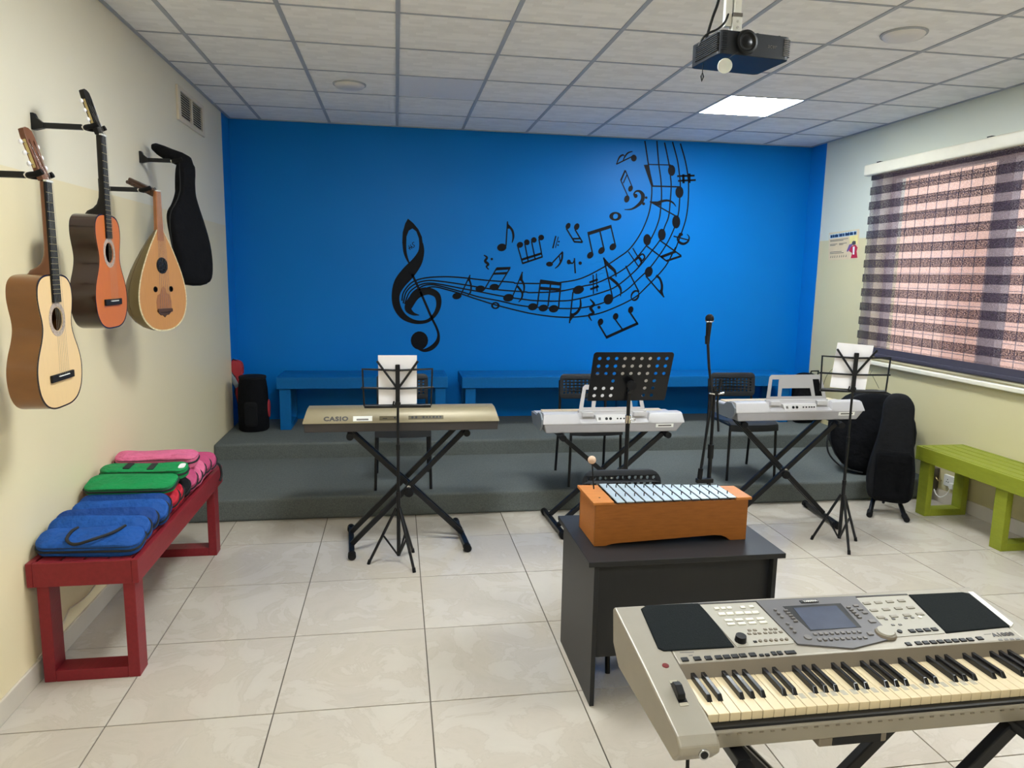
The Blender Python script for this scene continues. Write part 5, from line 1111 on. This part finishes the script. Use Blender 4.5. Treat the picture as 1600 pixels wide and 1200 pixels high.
MB().lathe([(.0,-.002),(.027,-.002),(.028,.0),(.027,.003),(0,.003)], o=(-.138,-.128,-.050), axis=(.5,1,.25), n=28).build('lens_cap', 'lens_cap', t, smooth=40)
MB().tube([(-.075,-.118,.012),(-.11,-.125,-.01),(-.13,-.128,-.026)], .0012, 5).build('cap_cord', 'black', t)
lettering('lettering', 'acer', .024, 'button_grey', t, (.055,-.1155,.038), (1,0,0), (0,0,1))
for x, y in ((-.10,.08),(.11,.08),(0,-.07)): MB().cyl((x,y,.088),(x,y,.105), .008, n=10).build('foot', 'black', t, smooth=40)
for x in (.02, .12): MB().cyl((x,-.09,.088),(x,-.09,.096), .006, n=10).build('top_knob', 'black', t, smooth=40)
MB().tube([(-.145,.03,0),(-.147,.03,-.035)], .0018, 5).build('strap', 'black', t); MB().tube([(-.147,.03,-.035),(-.152,.03,-.052),(-.148,.03,-.07),(-.141,.03,-.052)], .003, 6, close=True).build('strap_loop', 'black', t, smooth=60)
t = thing('projector_mount', 'white ceiling pole and bracket holding the projector', 'mount', (PJ[0]-.015, PJ[1]+.02, PJ[2]+.092), 0)
MB().box(-.016, .016, -.016, .016, .055, .352).build('pole', 'white_plastic', t, bevel=.003)
MB().box(-.052, -.022, -.012, .012, .055, .352).build('side_rail', 'white_plastic', t, bevel=.003)
MB().box(-.020, .020, -.020, .020, .095, .108).build('band', 'button_grey', t)
MB().box(-.021, .021, -.018, .018, .035, .095).build('sleeve', 'white_plastic', t, bevel=.003)
MB().cyl((0,-.022,.075),(0,-.016,.075), .005, n=8).build('screw', 'steel', t); MB().cyl((0,-.022,.052),(0,-.016,.052), .005, n=8).build('screw', 'steel', t)
MB().lathe([(.045,0),(.045,.008),(.02,.012),(.016,.036),(0,.036)], n=16).build('ball_plate', 'button_grey', t, smooth=40)
MB().box(-.07, .06, -.06, .06, .345, .352).build('ceiling_plate', 'white_plastic', t)
tag(MB().tube(spline([aty(1136,-60,3.0), aty(1123,0,3.0), aty(1114,26,3.0), aty(1106,52,3.0), aty(1103,64,2.99)],6), .006, 8).build('projector_cable', 'black', smooth=60), 'black cable hanging from the ceiling to the projector', 'cable')
tag(MB().tube(spline([aty(1138,22,2.96), aty(1133,34,2.95), aty(1122,45,2.95), aty(1107,52,2.95), aty(1098,60,2.96), aty(1092,72,2.97)],6), .0045, 8).build('projector_cable', 'black', smooth=60), 'thinner black cord looping beside the projector pole', 'cable')

# ------------------------------------------------------------------ socket and cables
t = thing('wall_socket', 'white double wall socket beneath the green bench', 'socket', (XR, 4.67, .19), 0)
MB().box(-.022, 0, -.075, .075, -.043, .043).build('plate', 'white_plastic', t, bevel=.004)
for sy in (-.035, .035):
    for dy, dz in ((-.009,-.008),(.009,-.008),(0,.010)): MB().box(-.0232, -.021, sy+dy-.003, sy+dy+.003, dz-.004, dz+.004).build('pin_slot', 'black', t)
t = thing('plug', 'white plug with cable in the double socket', 'plug', (XR-.022, 4.635, .168), 0)
MB().box(-.032, 0, -.022, .022, -.022, .022).build('body', 'white_plastic', t, bevel=.006)
MB().tube(spline([(-.03,0,-.018),(-.04,.02,-.07),(-.045,.07,-.105),(-.04,.12,-.10),(-.03,.16,-.07)],6), .0045, 8).build('cable', 'white_plastic', t, smooth=60)
t = thing('power_adapter', 'grey power adapter box on the wall beside the double socket', 'adapter', (XR, 4.865, .17), 0)
MB().box(-.06, 0, -.05, .05, -.09, .09).build('body', 'adapter', t, bevel=.006)
MB().tube(spline([(-.03,-.05,.02),(-.04,-.09,.0),(-.035,-.115,.01)],4), .004, 6).build('cord', 'brass', t, smooth=60)
c1 = [(XL+.010,2.99,.10),(XL+.010,3.10,.118),(XL+.012,3.22,.14),(XL+.014,3.28,.175),(XL+.012,3.34,.165),(XL+.012,3.48,.15),(XL+.012,3.62,.17),(XL+.012,3.78,.20),(XL+.012,4.0,.15)]
tag(MB().tube(spline(c1, 5), .0035, 6).build('wall_cable', 'vent_cream', smooth=60), 'thin pale cable running along the wall above the skirting under the red bench', 'cable')

for o in bpy.data.objects:
    if o.parent is None and o.type == 'MESH' and 'category' not in o and 'kind' not in o: o['kind'] = 'structure'
